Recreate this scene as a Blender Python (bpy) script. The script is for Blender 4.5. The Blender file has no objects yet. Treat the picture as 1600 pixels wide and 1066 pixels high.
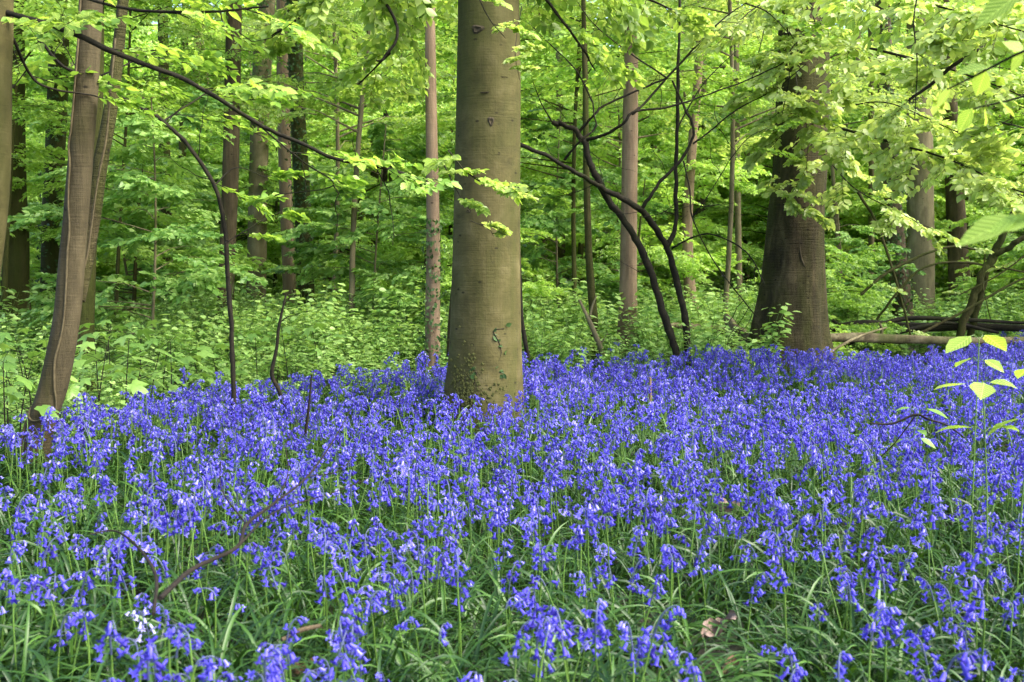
import bpy, math, random
import numpy as np
from mathutils import Matrix, Vector

rng = np.random.default_rng(7)
random.seed(7)
SC = bpy.context.scene
COL = SC.collection

# ------------------------------------------------------------------ camera, world, sun, exposure
CAM = np.array([0.0, 0.0, 1.2])
PITCH = math.atan((533 - 410) / 1600)
cd = bpy.data.cameras.new('camera'); cam = bpy.data.objects.new('camera', cd); COL.objects.link(cam)
cam.location = CAM; cam.rotation_euler = (math.radians(90) - PITCH, 0, 0)
cd.sensor_width = 36; cd.lens = 36; cd.clip_start = 0.05; cd.clip_end = 1500
cd.dof.use_dof = True; cd.dof.focus_distance = 7.0; cd.dof.aperture_fstop = 5.6
SC.camera = cam

SUN_EL, SUN_AZ = math.radians(48), math.radians(112)     # azimuth: clockwise from +Y, light comes from there
W = bpy.data.worlds.new('World'); SC.world = W; W.use_nodes = True
nt = W.node_tree; bg = nt.nodes['Background']
sky = nt.nodes.new('ShaderNodeTexSky'); sky.sky_type = 'NISHITA'; sky.sun_disc = False
sky.sun_elevation = SUN_EL; sky.sun_rotation = SUN_AZ; sky.air_density = 1.0; sky.dust_density = 4.0; sky.ozone_density = 1.0
nt.links.new(sky.outputs[0], bg.inputs[0]); bg.inputs[1].default_value = 0.15
sd = bpy.data.lights.new('sun', 'SUN'); sun = bpy.data.objects.new('sun', sd); COL.objects.link(sun)
sd.energy = 1.6; sd.angle = math.radians(40); sd.color = (1.0, 0.95, 0.86)
v = Vector((math.sin(SUN_AZ) * math.cos(SUN_EL), math.cos(SUN_AZ) * math.cos(SUN_EL), math.sin(SUN_EL)))
sun.rotation_euler = v.to_track_quat('Z', 'Y').to_euler()
SC.view_settings.view_transform = 'Standard'; SC.view_settings.look = 'None'
SC.view_settings.gamma = 1; SC.view_settings.use_curve_mapping = False
SC.view_settings.exposure = 2.25
SC.cycles.max_bounces = 12; SC.cycles.diffuse_bounces = 8; SC.cycles.transmission_bounces = 10
SC.cycles.glossy_bounces = 2; SC.cycles.use_denoising = True; SC.cycles.caustics_reflective = False

# ------------------------------------------------------------------ helpers
R_ = np.array([1.0, 0, 0]); F_ = np.array([0, math.cos(PITCH), -math.sin(PITCH)]); U_ = np.array([0, math.sin(PITCH), math.cos(PITCH)])
def at(px, py, D):
    d = R_ * (px - 800) / 1600 + U_ * (533 - py) / 1600 + F_
    return CAM + d * (D / d[1])
def gz(x, y):
    x = np.asarray(x, float); y = np.asarray(y, float)
    near = np.clip((y - 2) / 8, 0, 1)
    return (0.04 * np.sin(x * 0.7 + 1.3) * np.cos(y * 0.5) + 0.03 * np.sin(x * 1.9 + y * 1.1)
            + near * 0.05 * np.sin(x * 0.33 + y * 0.21)
            + 0.02 * np.clip(y - 13, 0, 60) * 0.4 * (0.5 + 0.5 * np.tanh((x) / 8)))
def base_at(px, D):
    x = (px - 800) / 1600 * D; return np.array([x, D, float(gz(x, D))])

def noise2(x, y, s=0):
    return (np.sin(x * 1.3 + s) * np.cos(y * 1.7 - s * 2) + 0.6 * np.sin(x * 3.1 + y * 2.3 + s * 3) + 0.4 * np.sin(x * 5.7 - y * 6.1 + s)) / 2.0

def mesh_from(name, V, F, mat, smooth=True, mi=None, attr=None):
    """V (n,3); F list of arrays of equal-width faces"""
    me = bpy.data.meshes.new(name)
    V = np.asarray(V, np.float32)
    Fs = [np.asarray(f, np.int32) for f in (F if isinstance(F, list) else [F]) if len(f)]
    nl = sum(f.size for f in Fs); nf = sum(len(f) for f in Fs)
    me.vertices.add(len(V)); me.loops.add(nl); me.polygons.add(nf)
    me.vertices.foreach_set('co', V.ravel())
    me.loops.foreach_set('vertex_index', np.concatenate([f.ravel() for f in Fs]))
    tot = np.concatenate([np.full(len(f), f.shape[1], np.int32) for f in Fs])
    st = np.concatenate([[0], np.cumsum(tot)[:-1]]).astype(np.int32)
    me.polygons.foreach_set('loop_start', st); me.polygons.foreach_set('loop_total', tot)
    if mi is not None: me.polygons.foreach_set('material_index', np.asarray(mi, np.int32))
    if smooth: me.polygons.foreach_set('use_smooth', np.ones(nf, bool))
    for m in (mat if isinstance(mat, list) else [mat]): me.materials.append(m)
    if attr is not None:
        a = me.attributes.new('rnd', 'FLOAT', 'POINT'); a.data.foreach_set('value', np.asarray(attr, np.float32))
    me.update(); me.validate()
    return me

class Bag:
    """collects geometry for ONE mesh"""
    def __init__(s): s.V = []; s.T = []; s.Q = []; s.tm = []; s.qm = []; s.A = []; s.n = 0
    def add(s, V, F, m=0, a=0.5):
        V = np.asarray(V, float); F = np.asarray(F, int)
        if F.shape[1] == 3: s.T.append(F + s.n); s.tm.append(np.full(len(F), m))
        else: s.Q.append(F + s.n); s.qm.append(np.full(len(F), m))
        s.V.append(V); s.A.append(np.broadcast_to(np.asarray(a, float), (len(V),))); s.n += len(V)
    def mesh(s, name, mat, smooth=True):
        F = []; mi = []
        if s.T: F.append(np.concatenate(s.T)); mi.append(np.concatenate(s.tm))
        if s.Q: F.append(np.concatenate(s.Q)); mi.append(np.concatenate(s.qm))
        return mesh_from(name, np.concatenate(s.V), F, mat, smooth, np.concatenate(mi), np.concatenate(s.A))

def link(name, data, parent=None, loc=(0, 0, 0), rot=(0, 0, 0), scale=None):
    o = bpy.data.objects.new(name, data); COL.objects.link(o)
    o.location = loc; o.rotation_euler = rot
    if scale is not None: o.scale = (scale,) * 3 if np.isscalar(scale) else scale
    if parent is not None: o.parent = parent
    return o
def tag(o, label=None, cat=None, group=None, kind=None):
    if label: o['label'] = label
    if cat: o['category'] = cat
    if group: o['group'] = group
    if kind: o['kind'] = kind
    return o
def thing(name, label, cat, loc=(0, 0, 0), group=None, rz=0):
    return tag(link(name, None, None, loc, (0, 0, rz)), label, cat, group)

def spline(P, n):
    P = np.asarray(P, float)
    if len(P) < 3:
        t = np.linspace(0, 1, n)[:, None]; return P[0] * (1 - t) + P[-1] * t
    Q = np.vstack([2 * P[0] - P[1], P, 2 * P[-1] - P[-2]])
    m = len(P) - 1; out = []
    for t in np.linspace(0, m - 1e-9, n):
        i = int(t); u = t - i; a, b, c, d = Q[i:i + 4]
        out.append(0.5 * (2 * b + (c - a) * u + (2 * a - 5 * b + 4 * c - d) * u * u + (3 * b - a - 3 * c + d) * u ** 3))
    return np.array(out)

def tube(P, r, seg=8, amp=0.0, seed=0, mod=None, cap=True):
    P = np.asarray(P, float); n = len(P); r = np.broadcast_to(np.asarray(r, float), (n,))
    T = np.gradient(P, axis=0); T /= np.linalg.norm(T, axis=1)[:, None] + 1e-12
    u = np.cross(T[0], [0.0, 1.0, 0.01]); 
    if np.linalg.norm(u) < .2: u = np.cross(T[0], [1.0, 0, 0])
    u /= np.linalg.norm(u); Us = []
    for i in range(n):
        u = u - T[i] * np.dot(u, T[i]); u /= np.linalg.norm(u); Us.append(u)
    Us = np.array(Us); Ws = np.cross(T, Us)
    th = np.arange(seg) * 2 * math.pi / seg
    RR = np.repeat(r[:, None], seg, 1)
    if amp:
        s = np.concatenate([[0], np.cumsum(np.linalg.norm(np.diff(P, axis=0), axis=1))])[:, None]
        g = np.random.default_rng(seed)
        for k in range(7):
            f = g.integers(1, 4 + k); ph = g.uniform(0, 6.28); fs = g.uniform(.5, 2.5) * (1 + k) / max(r.mean() * 8, .05) * .25
            RR = RR * (1 + amp * np.sin(f * th[None] + ph + 2.0 * np.sin(fs * s + ph * 2)) * g.uniform(.4, 1) / (1 + .3 * k))
    if mod is not None: RR = RR * mod(th[None], P[:, 2][:, None], np.arange(n)[:, None] / n)
    V = P[:, None] + RR[..., None] * (np.cos(th)[None, :, None] * Us[:, None] + np.sin(th)[None, :, None] * Ws[:, None])
    V = V.reshape(-1, 3)
    i = np.arange(n - 1)[:, None] * seg; j = np.arange(seg)[None]; k = (j + 1) % seg
    Q = np.stack([i + j, i + k, i + seg + k, i + seg + j], -1).reshape(-1, 4)
    return V, Q
def add_tube(bag, P, r, seg=6, m=0, a=0.5, n=None, amp=0, seed=0, mod=None, cap=True):
    P = np.asarray(P, float)
    if n:
        r0 = np.broadcast_to(np.asarray(r, float), (len(P),)) if not np.isscalar(r) else np.full(len(P), r)
        r = np.interp(np.linspace(0, 1, n), np.linspace(0, 1, len(r0)), r0); P = spline(P, n)
    V, Q = tube(P, r, seg, amp, seed, mod)
    b = bag.n; bag.add(V, Q, m, a)
    if cap:
        for ring, c in ((0, P[0]), (len(P) - 1, P[-1])):
            j = np.arange(seg); o = ring * seg
            Vc = np.vstack([V[o:o + seg], c[None]])
            bag.add(Vc, np.stack([j, (j + 1) % seg, np.full(seg, seg)], 1), m, a)

# ------------------------------------------------------------------ materials
def new_mat(name):
    m = bpy.data.materials.new(name); m.use_nodes = True
    N = m.node_tree.nodes; L = m.node_tree.links
    return m, N, L, N['Principled BSDF'], N['Material Output']
def rgb(c): return (c[0], c[1], c[2], 1)
def ramp(N, stops):
    r = N.new('ShaderNodeValToRGB'); e = r.color_ramp.elements
    e[0].position, e[0].color = stops[0][0], rgb(stops[0][1]); e[1].position, e[1].color = stops[-1][0], rgb(stops[-1][1])
    for p, c in stops[1:-1]:
        x = e.new(p); x.color = rgb(c)
    return r
def noise(N, L, vec, scale, detail=4, rough=.6, dist=0):
    n = N.new('ShaderNodeTexNoise'); n.inputs['Scale'].default_value = scale; n.inputs['Detail'].default_value = detail
    n.inputs['Roughness'].default_value = rough; n.inputs['Distortion'].default_value = dist
    if vec is not None: L.new(vec, n.inputs['Vector'])
    return n
def mapping(N, L, vec, sc):
    m = N.new('ShaderNodeMapping'); m.inputs['Scale'].default_value = sc; L.new(vec, m.inputs['Vector']); return m.outputs[0]
def mixc(N, L, fac, a, b, mode='MIX'):
    m = N.new('ShaderNodeMix'); m.data_type = 'RGBA'; m.blend_type = mode
    for s, x in ((0, fac), (6, a), (7, b)):
        if isinstance(x, (int, float)): m.inputs[s].default_value = x
        elif isinstance(x, tuple): m.inputs[s].default_value = rgb(x)
        else: L.new(x, m.inputs[s])
    return m.outputs[2]

def leaf_mat(name, cols, trans=.45, tcol=None, rough=.45, veins=False, spec=.35, gain=1):
    m, N, L, P, O = new_mat(name)
    if gain != 1: cols = [tuple(x * k for x, k in zip(c_, (gain * 1.2, gain, gain * 1.3))) for c_ in cols]
    at_ = N.new('ShaderNodeAttribute'); at_.attribute_name = 'rnd'
    oi = N.new('ShaderNodeObjectInfo')
    ad = N.new('ShaderNodeMath'); ad.operation = 'MULTIPLY_ADD'; L.new(oi.outputs['Random'], ad.inputs[0]); ad.inputs[1].default_value = .36; 
    sb = N.new('ShaderNodeMath'); sb.operation = 'SUBTRACT'; L.new(at_.outputs['Fac'], sb.inputs[0]); sb.inputs[1].default_value = .18
    L.new(sb.outputs[0], ad.inputs[2])
    n = len(cols); r = ramp(N, [(i / (n - 1), c) for i, c in enumerate(cols)]); L.new(ad.outputs[0], r.inputs[0])
    col = r.outputs[0]
    tc = N.new('ShaderNodeTexCoord')
    if veins:
        sep = N.new('ShaderNodeSeparateXYZ'); L.new(tc.outputs['Object'], sep.inputs[0])
        ab = N.new('ShaderNodeMath'); ab.operation = 'ABSOLUTE'; L.new(sep.outputs[1], ab.inputs[0])
        d = N.new('ShaderNodeMath'); d.operation = 'SUBTRACT'; L.new(sep.outputs[0], d.inputs[0]); L.new(ab.outputs[0], d.inputs[1])
        sn = N.new('ShaderNodeMath'); sn.operation = 'MULTIPLY'; L.new(d.outputs[0], sn.inputs[0]); sn.inputs[1].default_value = 55
        s2 = N.new('ShaderNodeMath'); s2.operation = 'SINE'; L.new(sn.outputs[0], s2.inputs[0])
        pw = ramp(N, [(0.0, (0, 0, 0)), (.8, (.05,) * 3), (1, (1,) * 3)]); L.new(s2.outputs[0], pw.inputs[0])
        mr = ramp(N, [(0, (1, 1, 1)), (.018, (0, 0, 0))]); L.new(ab.outputs[0], mr.inputs[0])
        vv = mixc(N, L, 1.0, pw.outputs[0], mr.outputs[0], 'ADD')
        col = mixc(N, L, vv, col, tuple(min(1, c * 1.5 + .03) for c in cols[-1]))
        bp = N.new('ShaderNodeBump'); bp.inputs['Strength'].default_value = .35; bp.inputs['Distance'].default_value = .05
        L.new(vv, bp.inputs['Height']); L.new(bp.outputs[0], P.inputs['Normal'])
    L.new(col, P.inputs['Base Color']); P.inputs['Roughness'].default_value = rough
    P.inputs['Specular IOR Level'].default_value = spec
    t = N.new('ShaderNodeBsdfTranslucent')
    tcx = mixc(N, L, 1.0, col, tcol or (1.22, 1.18, .75), 'MULTIPLY'); L.new(tcx, t.inputs[0])
    mx = N.new('ShaderNodeMixShader'); mx.inputs[0].default_value = trans
    L.new(P.outputs[0], mx.inputs[1]); L.new(t.outputs[0], mx.inputs[2]); L.new(mx.outputs[0], O.inputs[0])
    return m

def bark_mat(name, dark, mid, light, moss=(.05, .07, .015), moss_amt=.3, vs=(1, 1, 1), bump=.4, horiz=.5, sc=8, fiss=0.0):
    m, N, L, P, O = new_mat(name)
    dark, mid, light, moss = [tuple(x * k for x, k in zip(c_, (.50, .50, .37))) for c_ in (dark, mid, light, moss)]
    tc = N.new('ShaderNodeTexCoord'); ob = tc.outputs['Object']
    n1 = noise(N, L, mapping(N, L, ob, vs), sc, 6, .65, .3)
    r = ramp(N, [(.28, dark), (.5, mid), (.72, light)]); L.new(n1.outputs[0], r.inputs[0])
    nl = noise(N, L, mapping(N, L, ob, (1, 1, .35)), 2.2, 3, .6, .6)          # large patches of algae
    mr = ramp(N, [(.62 - moss_amt * .4, (0, 0, 0)), (.74 - moss_amt * .3, (1, 1, 1))]); L.new(nl.outputs[0], mr.inputs[0])
    mm = N.new('ShaderNodeMath'); mm.operation = 'MULTIPLY'; L.new(mr.outputs[0], mm.inputs[0]); mm.inputs[1].default_value = .75
    c = mixc(N, L, mm.outputs[0], r.outputs[0], moss)
    # horizontal rings and scars of smooth bark
    h1 = noise(N, L, mapping(N, L, ob, (1.6, 1.6, 26)), 3.0, 5, .7, .2)
    hr = ramp(N, [(.30, (.35,) * 3), (.42, (1,) * 3), (.62, (1,) * 3), (.72, (1.35,) * 3)]); L.new(h1.outputs[0], hr.inputs[0])
    c = mixc(N, L, horiz, c, mixc(N, L, 1.0, c, hr.outputs[0], 'MULTIPLY'))
    vs_ = noise(N, L, mapping(N, L, ob, (34, 34, 1.2)), 1.0, 5, .7, .1)         # vertical grain
    vr = ramp(N, [(.3, (.55,) * 3), (.5, (1,) * 3), (.75, (1.25,) * 3)]); L.new(vs_.outputs[0], vr.inputs[0])
    c = mixc(N, L, .25 + fiss, c, mixc(N, L, 1.0, c, vr.outputs[0], 'MULTIPLY'))
    vo = N.new('ShaderNodeTexVoronoi'); vo.inputs['Scale'].default_value = 7; L.new(mapping(N, L, ob, (1, 1, 1.8)), vo.inputs['Vector'])
    sp = ramp(N, [(.05, (1,) * 3), (.12, (0,) * 3)]); L.new(vo.outputs['Distance'], sp.inputs[0])
    c = mixc(N, L, sp.outputs[0], c, tuple(x * .45 for x in dark))
    L.new(c, P.inputs['Base Color']); P.inputs['Roughness'].default_value = .85; P.inputs['Specular IOR Level'].default_value = .2
    a = N.new('ShaderNodeMath'); a.operation = 'MULTIPLY_ADD'; L.new(h1.outputs[0], a.inputs[0]); a.inputs[1].default_value = horiz; L.new(n1.outputs[0], a.inputs[2])
    b = N.new('ShaderNodeMath'); b.operation = 'MULTIPLY_ADD'; L.new(vs_.outputs[0], b.inputs[0]); b.inputs[1].default_value = .3 + fiss; L.new(a.outputs[0], b.inputs[2])
    bp = N.new('ShaderNodeBump'); bp.inputs['Strength'].default_value = bump; bp.inputs['Distance'].default_value = .03
    L.new(b.outputs[0], bp.inputs['Height']); L.new(bp.outputs[0], P.inputs['Normal'])
    return m

def simple(name, c, rough=.7, c2=None, sc=20, spec=.3, bump=.2):
    m, N, L, P, O = new_mat(name)
    tc = N.new('ShaderNodeTexCoord'); n = noise(N, L, tc.outputs['Object'], sc, 5)
    r = ramp(N, [(.3, c), (.7, c2 or tuple(x * 1.5 for x in c))]); L.new(n.outputs[0], r.inputs[0]); L.new(r.outputs[0], P.inputs['Base Color'])
    P.inputs['Roughness'].default_value = rough; P.inputs['Specular IOR Level'].default_value = spec
    bp = N.new('ShaderNodeBump'); bp.inputs['Strength'].default_value = bump; bp.inputs['Distance'].default_value = .01
    L.new(n.outputs[0], bp.inputs['Height']); L.new(bp.outputs[0], P.inputs['Normal'])
    return m

M = {}
M['beech_bark'] = bark_mat('beech_bark', (.07, .066, .030), (.145, .128, .058), (.235, .205, .12), moss=(.085, .095, .026), moss_amt=.5, bump=.35, horiz=.36, sc=5)
M['old_bark'] = bark_mat('old_bark', (.032, .026, .018), (.10, .078, .052), (.24, .195, .14), moss=(.075, .085, .018), moss_amt=.55, vs=(1, 1, .4), bump=1.0, horiz=.9, sc=9, fiss=.45)
M['brown_bark'] = bark_mat('brown_bark', (.07, .058, .04), (.125, .102, .07), (.20, .165, .12), moss=(.075, .08, .02), moss_amt=.25, vs=(1, 1, .3), bump=.5, horiz=.4, sc=8, fiss=.15)
M['pink_bark'] = bark_mat('pink_bark', (.20, .14, .115), (.36, .26, .22), (.5, .38, .33), moss=(.10, .11, .035), moss_amt=.22, vs=(1, 1, .3), bump=.5, horiz=.3, sc=8, fiss=.2)
M['grey_bark'] = bark_mat('grey_bark', (.15, .13, .10), (.28, .24, .18), (.42, .37, .29), moss=(.10, .11, .03), moss_amt=.3, vs=(1, 1, .4), bump=.4, horiz=.4, sc=6, fiss=.1)
M['red_bark'] = bark_mat('red_bark', (.07, .055, .042), (.15, .115, .088), (.25, .195, .155), moss=(.06, .06, .02), moss_amt=.2, vs=(1, 1, .3), bump=.6, horiz=.3, sc=8, fiss=.25)
M['mossy_bark'] = bark_mat('mossy_bark', (.04, .035, .015), (.085, .075, .03), (.14, .12, .06), moss=(.07, .09, .015), moss_amt=.7, vs=(1, 1, .4), bump=.8, horiz=.3, sc=9, fiss=.2)
M['dark_bark'] = bark_mat('dark_bark', (.010, .009, .007), (.022, .019, .014), (.05, .042, .03), moss=(.035, .04, .012), moss_amt=.3, bump=.4, horiz=.3, sc=12)
M['dead_wood'] = bark_mat('dead_wood', (.07, .055, .04), (.20, .165, .12), (.40, .36, .28), moss=(.10, .12, .04), moss_amt=.35, bump=.5, horiz=.1, sc=10, fiss=.3)
M['twig'] = simple('twig_bark', (.008, .007, .006), .9, (.022, .018, .014), 30, spec=.15)
M['vine'] = simple('vine_bark', (.05, .04, .02), .85, (.11, .09, .045), 40)
M['leaf_far'] = leaf_mat('leaf_far', [(.05, .11, .015), (.09, .175, .025), (.135, .24, .035), (.20, .31, .075)], .46, spec=.5, rough=.4, gain=2.6)
M['leaf_mid'] = leaf_mat('leaf_mid', [(.04, .10, .012), (.075, .165, .018), (.12, .225, .026), (.17, .285, .045)], .45, spec=.45, gain=2.15)
M['leaf_bright'] = leaf_mat('leaf_bright', [(.07, .15, .02), (.12, .22, .03), (.17, .27, .06), (.24, .35, .095)], .55, spec=.6, rough=.36, gain=1.75)
M['leaf_near'] = leaf_mat('leaf_near', [(.05, .115, .012), (.09, .18, .018), (.13, .235, .026), (.18, .29, .04)], .5, veins=True, spec=.45, gain=1.9)
M['leaf_maple'] = leaf_mat('leaf_maple', [(.05, .13, .02), (.09, .20, .03), (.14, .27, .05)], .4, spec=.55, rough=.38, gain=1.6)
M['herb'] = leaf_mat('herb_leaf', [(.04, .11, .02), (.07, .17, .028), (.12, .235, .045), (.18, .31, .075)], .4, spec=.5, rough=.4, gain=1.9)
M['ivy'] = leaf_mat('ivy_leaf', [(.02, .05, .012), (.035, .08, .018), (.06, .12, .025)], .15, spec=.25, rough=.55)
M['strap'] = leaf_mat('strap_leaf', [(.012, .042, .008), (.028, .08, .012), (.065, .15, .022)], .25, tcol=(1.2, 1.2, .5), rough=.42, spec=.4)
M['stem'] = leaf_mat('stem_green', [(.05, .12, .02), (.09, .18, .028), (.12, .20, .035)], .1, rough=.4, spec=.5)
M['bell'] = leaf_mat('bell_blue', [(.05, .03, .30), (.065, .048, .44), (.095, .08, .58), (.15, .13, .70), (.36, .34, .88)], .38, tcol=(1.15, 1.1, 1.2), rough=.5, spec=.3)
M['flower_stem'] = leaf_mat('flower_stem', [(.05, .07, .10), (.07, .09, .16), (.09, .10, .25)], .1, rough=.5, spec=.3)
M['bell_pale'] = leaf_mat('bell_pale', [(.35, .33, .75), (.5, .48, .85), (.6, .58, .9)], .35, tcol=(1, 1, 1), rough=.5)
M['litter'] = simple('dead_leaf', (.10, .055, .03), .7, (.24, .15, .09), 60)
M['pale_litter'] = simple('pale_dead_leaf', (.15, .10, .075), .6, (.34, .26, .22), 30, bump=.4)
M['knot'] = simple('knot_bark', (.018, .014, .008), .9, (.05, .04, .02), 50, bump=.6)
M['moss'] = simple('moss', (.03, .035, .008), .95, (.07, .075, .018), 60, bump=.8)

# ground
m, N, L, P, O = new_mat('woodland_soil')
tc = N.new('ShaderNodeTexCoord')
n1 = noise(N, L, tc.outputs['Object'], 14, 8, .7); n2 = noise(N, L, tc.outputs['Object'], 1.3, 4)
r = ramp(N, [(.3, (.012, .010, .006)), (.55, (.03, .024, .013)), (.75, (.06, .042, .022))]); L.new(n1.outputs[0], r.inputs[0])
r2 = ramp(N, [(.45, (0,) * 3), (.6, (1,) * 3)]); L.new(n2.outputs[0], r2.inputs[0])
L.new(mixc(N, L, r2.outputs[0], r.outputs[0], (.022, .04, .01)), P.inputs['Base Color']); P.inputs['Roughness'].default_value = .95
bp = N.new('ShaderNodeBump'); bp.inputs['Distance'].default_value = .04; L.new(n1.outputs[0], bp.inputs['Height']); L.new(bp.outputs[0], P.inputs['Normal'])
M['soil'] = m
xs = np.unique(np.concatenate([np.linspace(-300, -20, 15), np.linspace(-20, 20, 81), np.linspace(20, 300, 15)]))
ys = np.unique(np.concatenate([np.linspace(-40, 0, 9), np.linspace(0, 40, 81), np.linspace(40, 500, 24)]))
X, Y = np.meshgrid(xs, ys); V = np.stack([X, Y, gz(X, Y)], -1).reshape(-1, 3)
i = np.arange(len(ys) - 1)[:, None] * len(xs); j = np.arange(len(xs) - 1)[None]
Q = np.stack([i + j, i + j + 1, i + j + 1 + len(xs), i + j + len(xs)], -1).reshape(-1, 4)
tag(link('ground', mesh_from('ground', V, Q, M['soil'])), 'dark woodland floor under the bluebells', kind='structure')

# ------------------------------------------------------------------ leaves and sprays
def norm(a): return a / (np.linalg.norm(a, axis=-1, keepdims=True) + 1e-12)
# leaf template: x along the leaf, z up
LEAF4 = (np.array([[0, 0, 0], [.45, -.32, .05], [1, 0, -.06], [.45, .32, .05]]), np.array([[0, 1, 2], [0, 2, 3]]))
LEAF8 = (np.array([[0, 0, 0], [.22, -.24, .03], [.5, -.33, .05], [.8, -.19, .0], [1.03, 0, -.09], [.8, .19, .0], [.5, .33, .05], [.22, .24, .03], [.3, 0, -.02], [.7, 0, -.04]]),
         np.array([[0, 1, 8], [1, 2, 8], [8, 2, 9], [2, 3, 9], [3, 4, 9], [4, 5, 9], [5, 6, 9], [9, 6, 8], [6, 7, 8], [7, 0, 8]]))
def maple_leaf():
    pts = []; tips = [(0, 1.0), (52, .86), (-52, .86), (108, .5), (-108, .5)]
    ang = [-175, -140, -108, -80, -62, -52, -40, -24, -10, 0, 10, 24, 40, 52, 62, 80, 108, 140, 175]
    rad = [.12, .3, .52, .42, .7, .88, .66, .5, .82, 1.05, .82, .5, .66, .88, .7, .42, .52, .3, .12]
    V = [[.0, 0, 0]] + [[.1 + r * math.cos(math.radians(a)) * .62 + .25, r * math.sin(math.radians(a)) * .62, -.10 * r * r + .04 * math.sin(math.radians(a * 5))] for a, r in zip(ang, rad)]
    V[0] = [.35, 0, .03]
    F = [[0, k, k + 1] for k in range(1, len(ang))] + [[0, len(ang), 1]]
    return np.array(V), np.array(F)
MAPLE = maple_leaf()

def leaf_geo(Lf, tmpl):
    """Lf: dict pos, ax, nm, size, rnd -> V,F,A"""
    T, F = tmpl; n = len(Lf['pos']); ax = norm(Lf['ax']); nm = Lf['nm'] - ax * (Lf['nm'] * ax).sum(1, keepdims=True); nm = norm(nm); bi = np.cross(nm, ax)
    s = Lf['size'][:, None, None]
    V = Lf['pos'][:, None] + s * (T[None, :, 0:1] * ax[:, None] + T[None, :, 1:2] * bi[:, None] + T[None, :, 2:3] * nm[:, None])
    FF = F[None] + (np.arange(n) * len(T))[:, None, None]
    return V.reshape(-1, 3), FF.reshape(-1, 3), np.repeat(Lf['rnd'], len(T))
def cat(Ls): return {k: np.concatenate([l[k] for l in Ls]) for k in ('pos', 'ax', 'nm', 'size', 'rnd')}

def make_spray(seed, Ln=.8, leaf=.07, tw=6, tilt=.42):
    """flat beech spray along +x; returns leaf dict and list of twig polylines"""
    g = np.random.default_rng(seed); pos = []; ax = []; twigs = []
    def run(p0, d, L, lev):
        n = max(3, int(L / .045)); p = p0.copy(); d = norm(d); pts = [p.copy()]
        for k in range(n):
            d = norm(d + g.normal(0, .08, 3) * [1, 1, .5] + [0, 0, -.012]); p = p + d * (L / n); pts.append(p.copy())
            side = 1 if (k + lev) % 2 else -1
            perp = norm(np.cross([0, 0, 1.], d)) * side
            if k > 0 or lev:
                a = norm(d * .7 + perp * g.uniform(.5, 1.1) + [0, 0, g.normal(-.12, .2)]); pos.append(p.copy()); ax.append(a)
            if lev == 0 and k > 0 and k % 2 == 0 and k < n - 1:
                run(p, d * .8 + perp * .9, L * (1 - k / n) * g.uniform(.35, .65) + .06, 1)
        pos.append(p.copy()); ax.append(d + [0, 0, -.2])
        twigs.append((np.array(pts)[::2 if n > 4 else 1], lev))
    run(np.zeros(3), np.array([1., 0, .0]), Ln, 0)
    n = len(pos); nm = np.array([0, 0, 1.]) + g.normal(0, tilt, (n, 3))
    return dict(pos=np.array(pos), ax=np.array(ax), nm=nm, size=leaf * g.uniform(.65, 1.2, n), rnd=np.clip(g.normal(.5, .2, n), 0, 1)), twigs
def xform(Lf, Rm, t, s=1.0, dr=0.0):
    return dict(pos=(Lf['pos'] * s) @ Rm.T + t, ax=Lf['ax'] @ Rm.T, nm=Lf['nm'] @ Rm.T, size=Lf['size'] * (.6 + .4 * s), rnd=np.clip(Lf['rnd'] + dr, 0, 1))
def rotm(az, el, roll=0):
    """x axis points to azimuth az, elevation el"""
    x = np.array([math.cos(el) * math.cos(az), math.cos(el) * math.sin(az), math.sin(el)])
    y = np.array([-math.sin(az), math.cos(az), 0]); z = np.cross(x, y)
    y2 = y * math.cos(roll) + z * math.sin(roll); z2 = np.cross(x, y2)
    return np.stack([x, y2, z2], 1)
SPRAYS = [make_spray(100 + k, .75, .072) for k in range(8)]
SPRAYS_HANG = [make_spray(150 + k, .7, .092, tilt=.95) for k in range(8)]
SPRAYS_FAR = [make_spray(200 + k, .85, .105, tilt=.55) for k in range(6)]
print('leaves per spray', [len(s[0]['pos']) for s in SPRAYS], [len(s[0]['pos']) for s in SPRAYS_FAR])

def dress_limb(P, out, wood, g, dens=7, s=(.7, 1.1), t0=.15, sprays=SPRAYS, twigs=True, droop=(-.35, .05), dr=0.0, tr=.003, m=0):
    """P: polyline of limb; adds sprays to list out and twigs to wood"""
    P = np.asarray(P); L = np.linalg.norm(np.diff(P, axis=0), axis=1).sum(); n = max(2, int(L * dens))
    Q = spline(P, 40)
    for k in range(n):
        t = t0 + (1 - t0) * (k + g.random()) / n; i = min(38, int(t * 39)); p = Q[i]; d = Q[i + 1] - Q[i]
        az = math.atan2(d[1], d[0]) + (1 if k % 2 else -1) * g.uniform(.35, 1.2); 
        if k >= n - 2: az = math.atan2(d[1], d[0]) + g.normal(0, .2)
        el = g.uniform(*droop); Rm = rotm(az, el, g.normal(0, .25)); sc = g.uniform(*s) * (1.15 - .45 * t)
        lf, tw = sprays[g.integers(len(sprays))]
        out.append(xform(lf, Rm, p, sc, dr + g.normal(0, .07)))
        if twigs:
            for pts, lev in tw:
                if lev == 0 or twigs == 2:
                    pp = (pts * sc) @ Rm.T + p
                    if len(pp) > 5: pp = pp[::2]
                    add_tube(wood, pp, np.linspace(tr * (1 if lev == 0 else .6), tr * .35, len(pp)), 4 if twigs == 2 else 3, m, cap=False)

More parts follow.
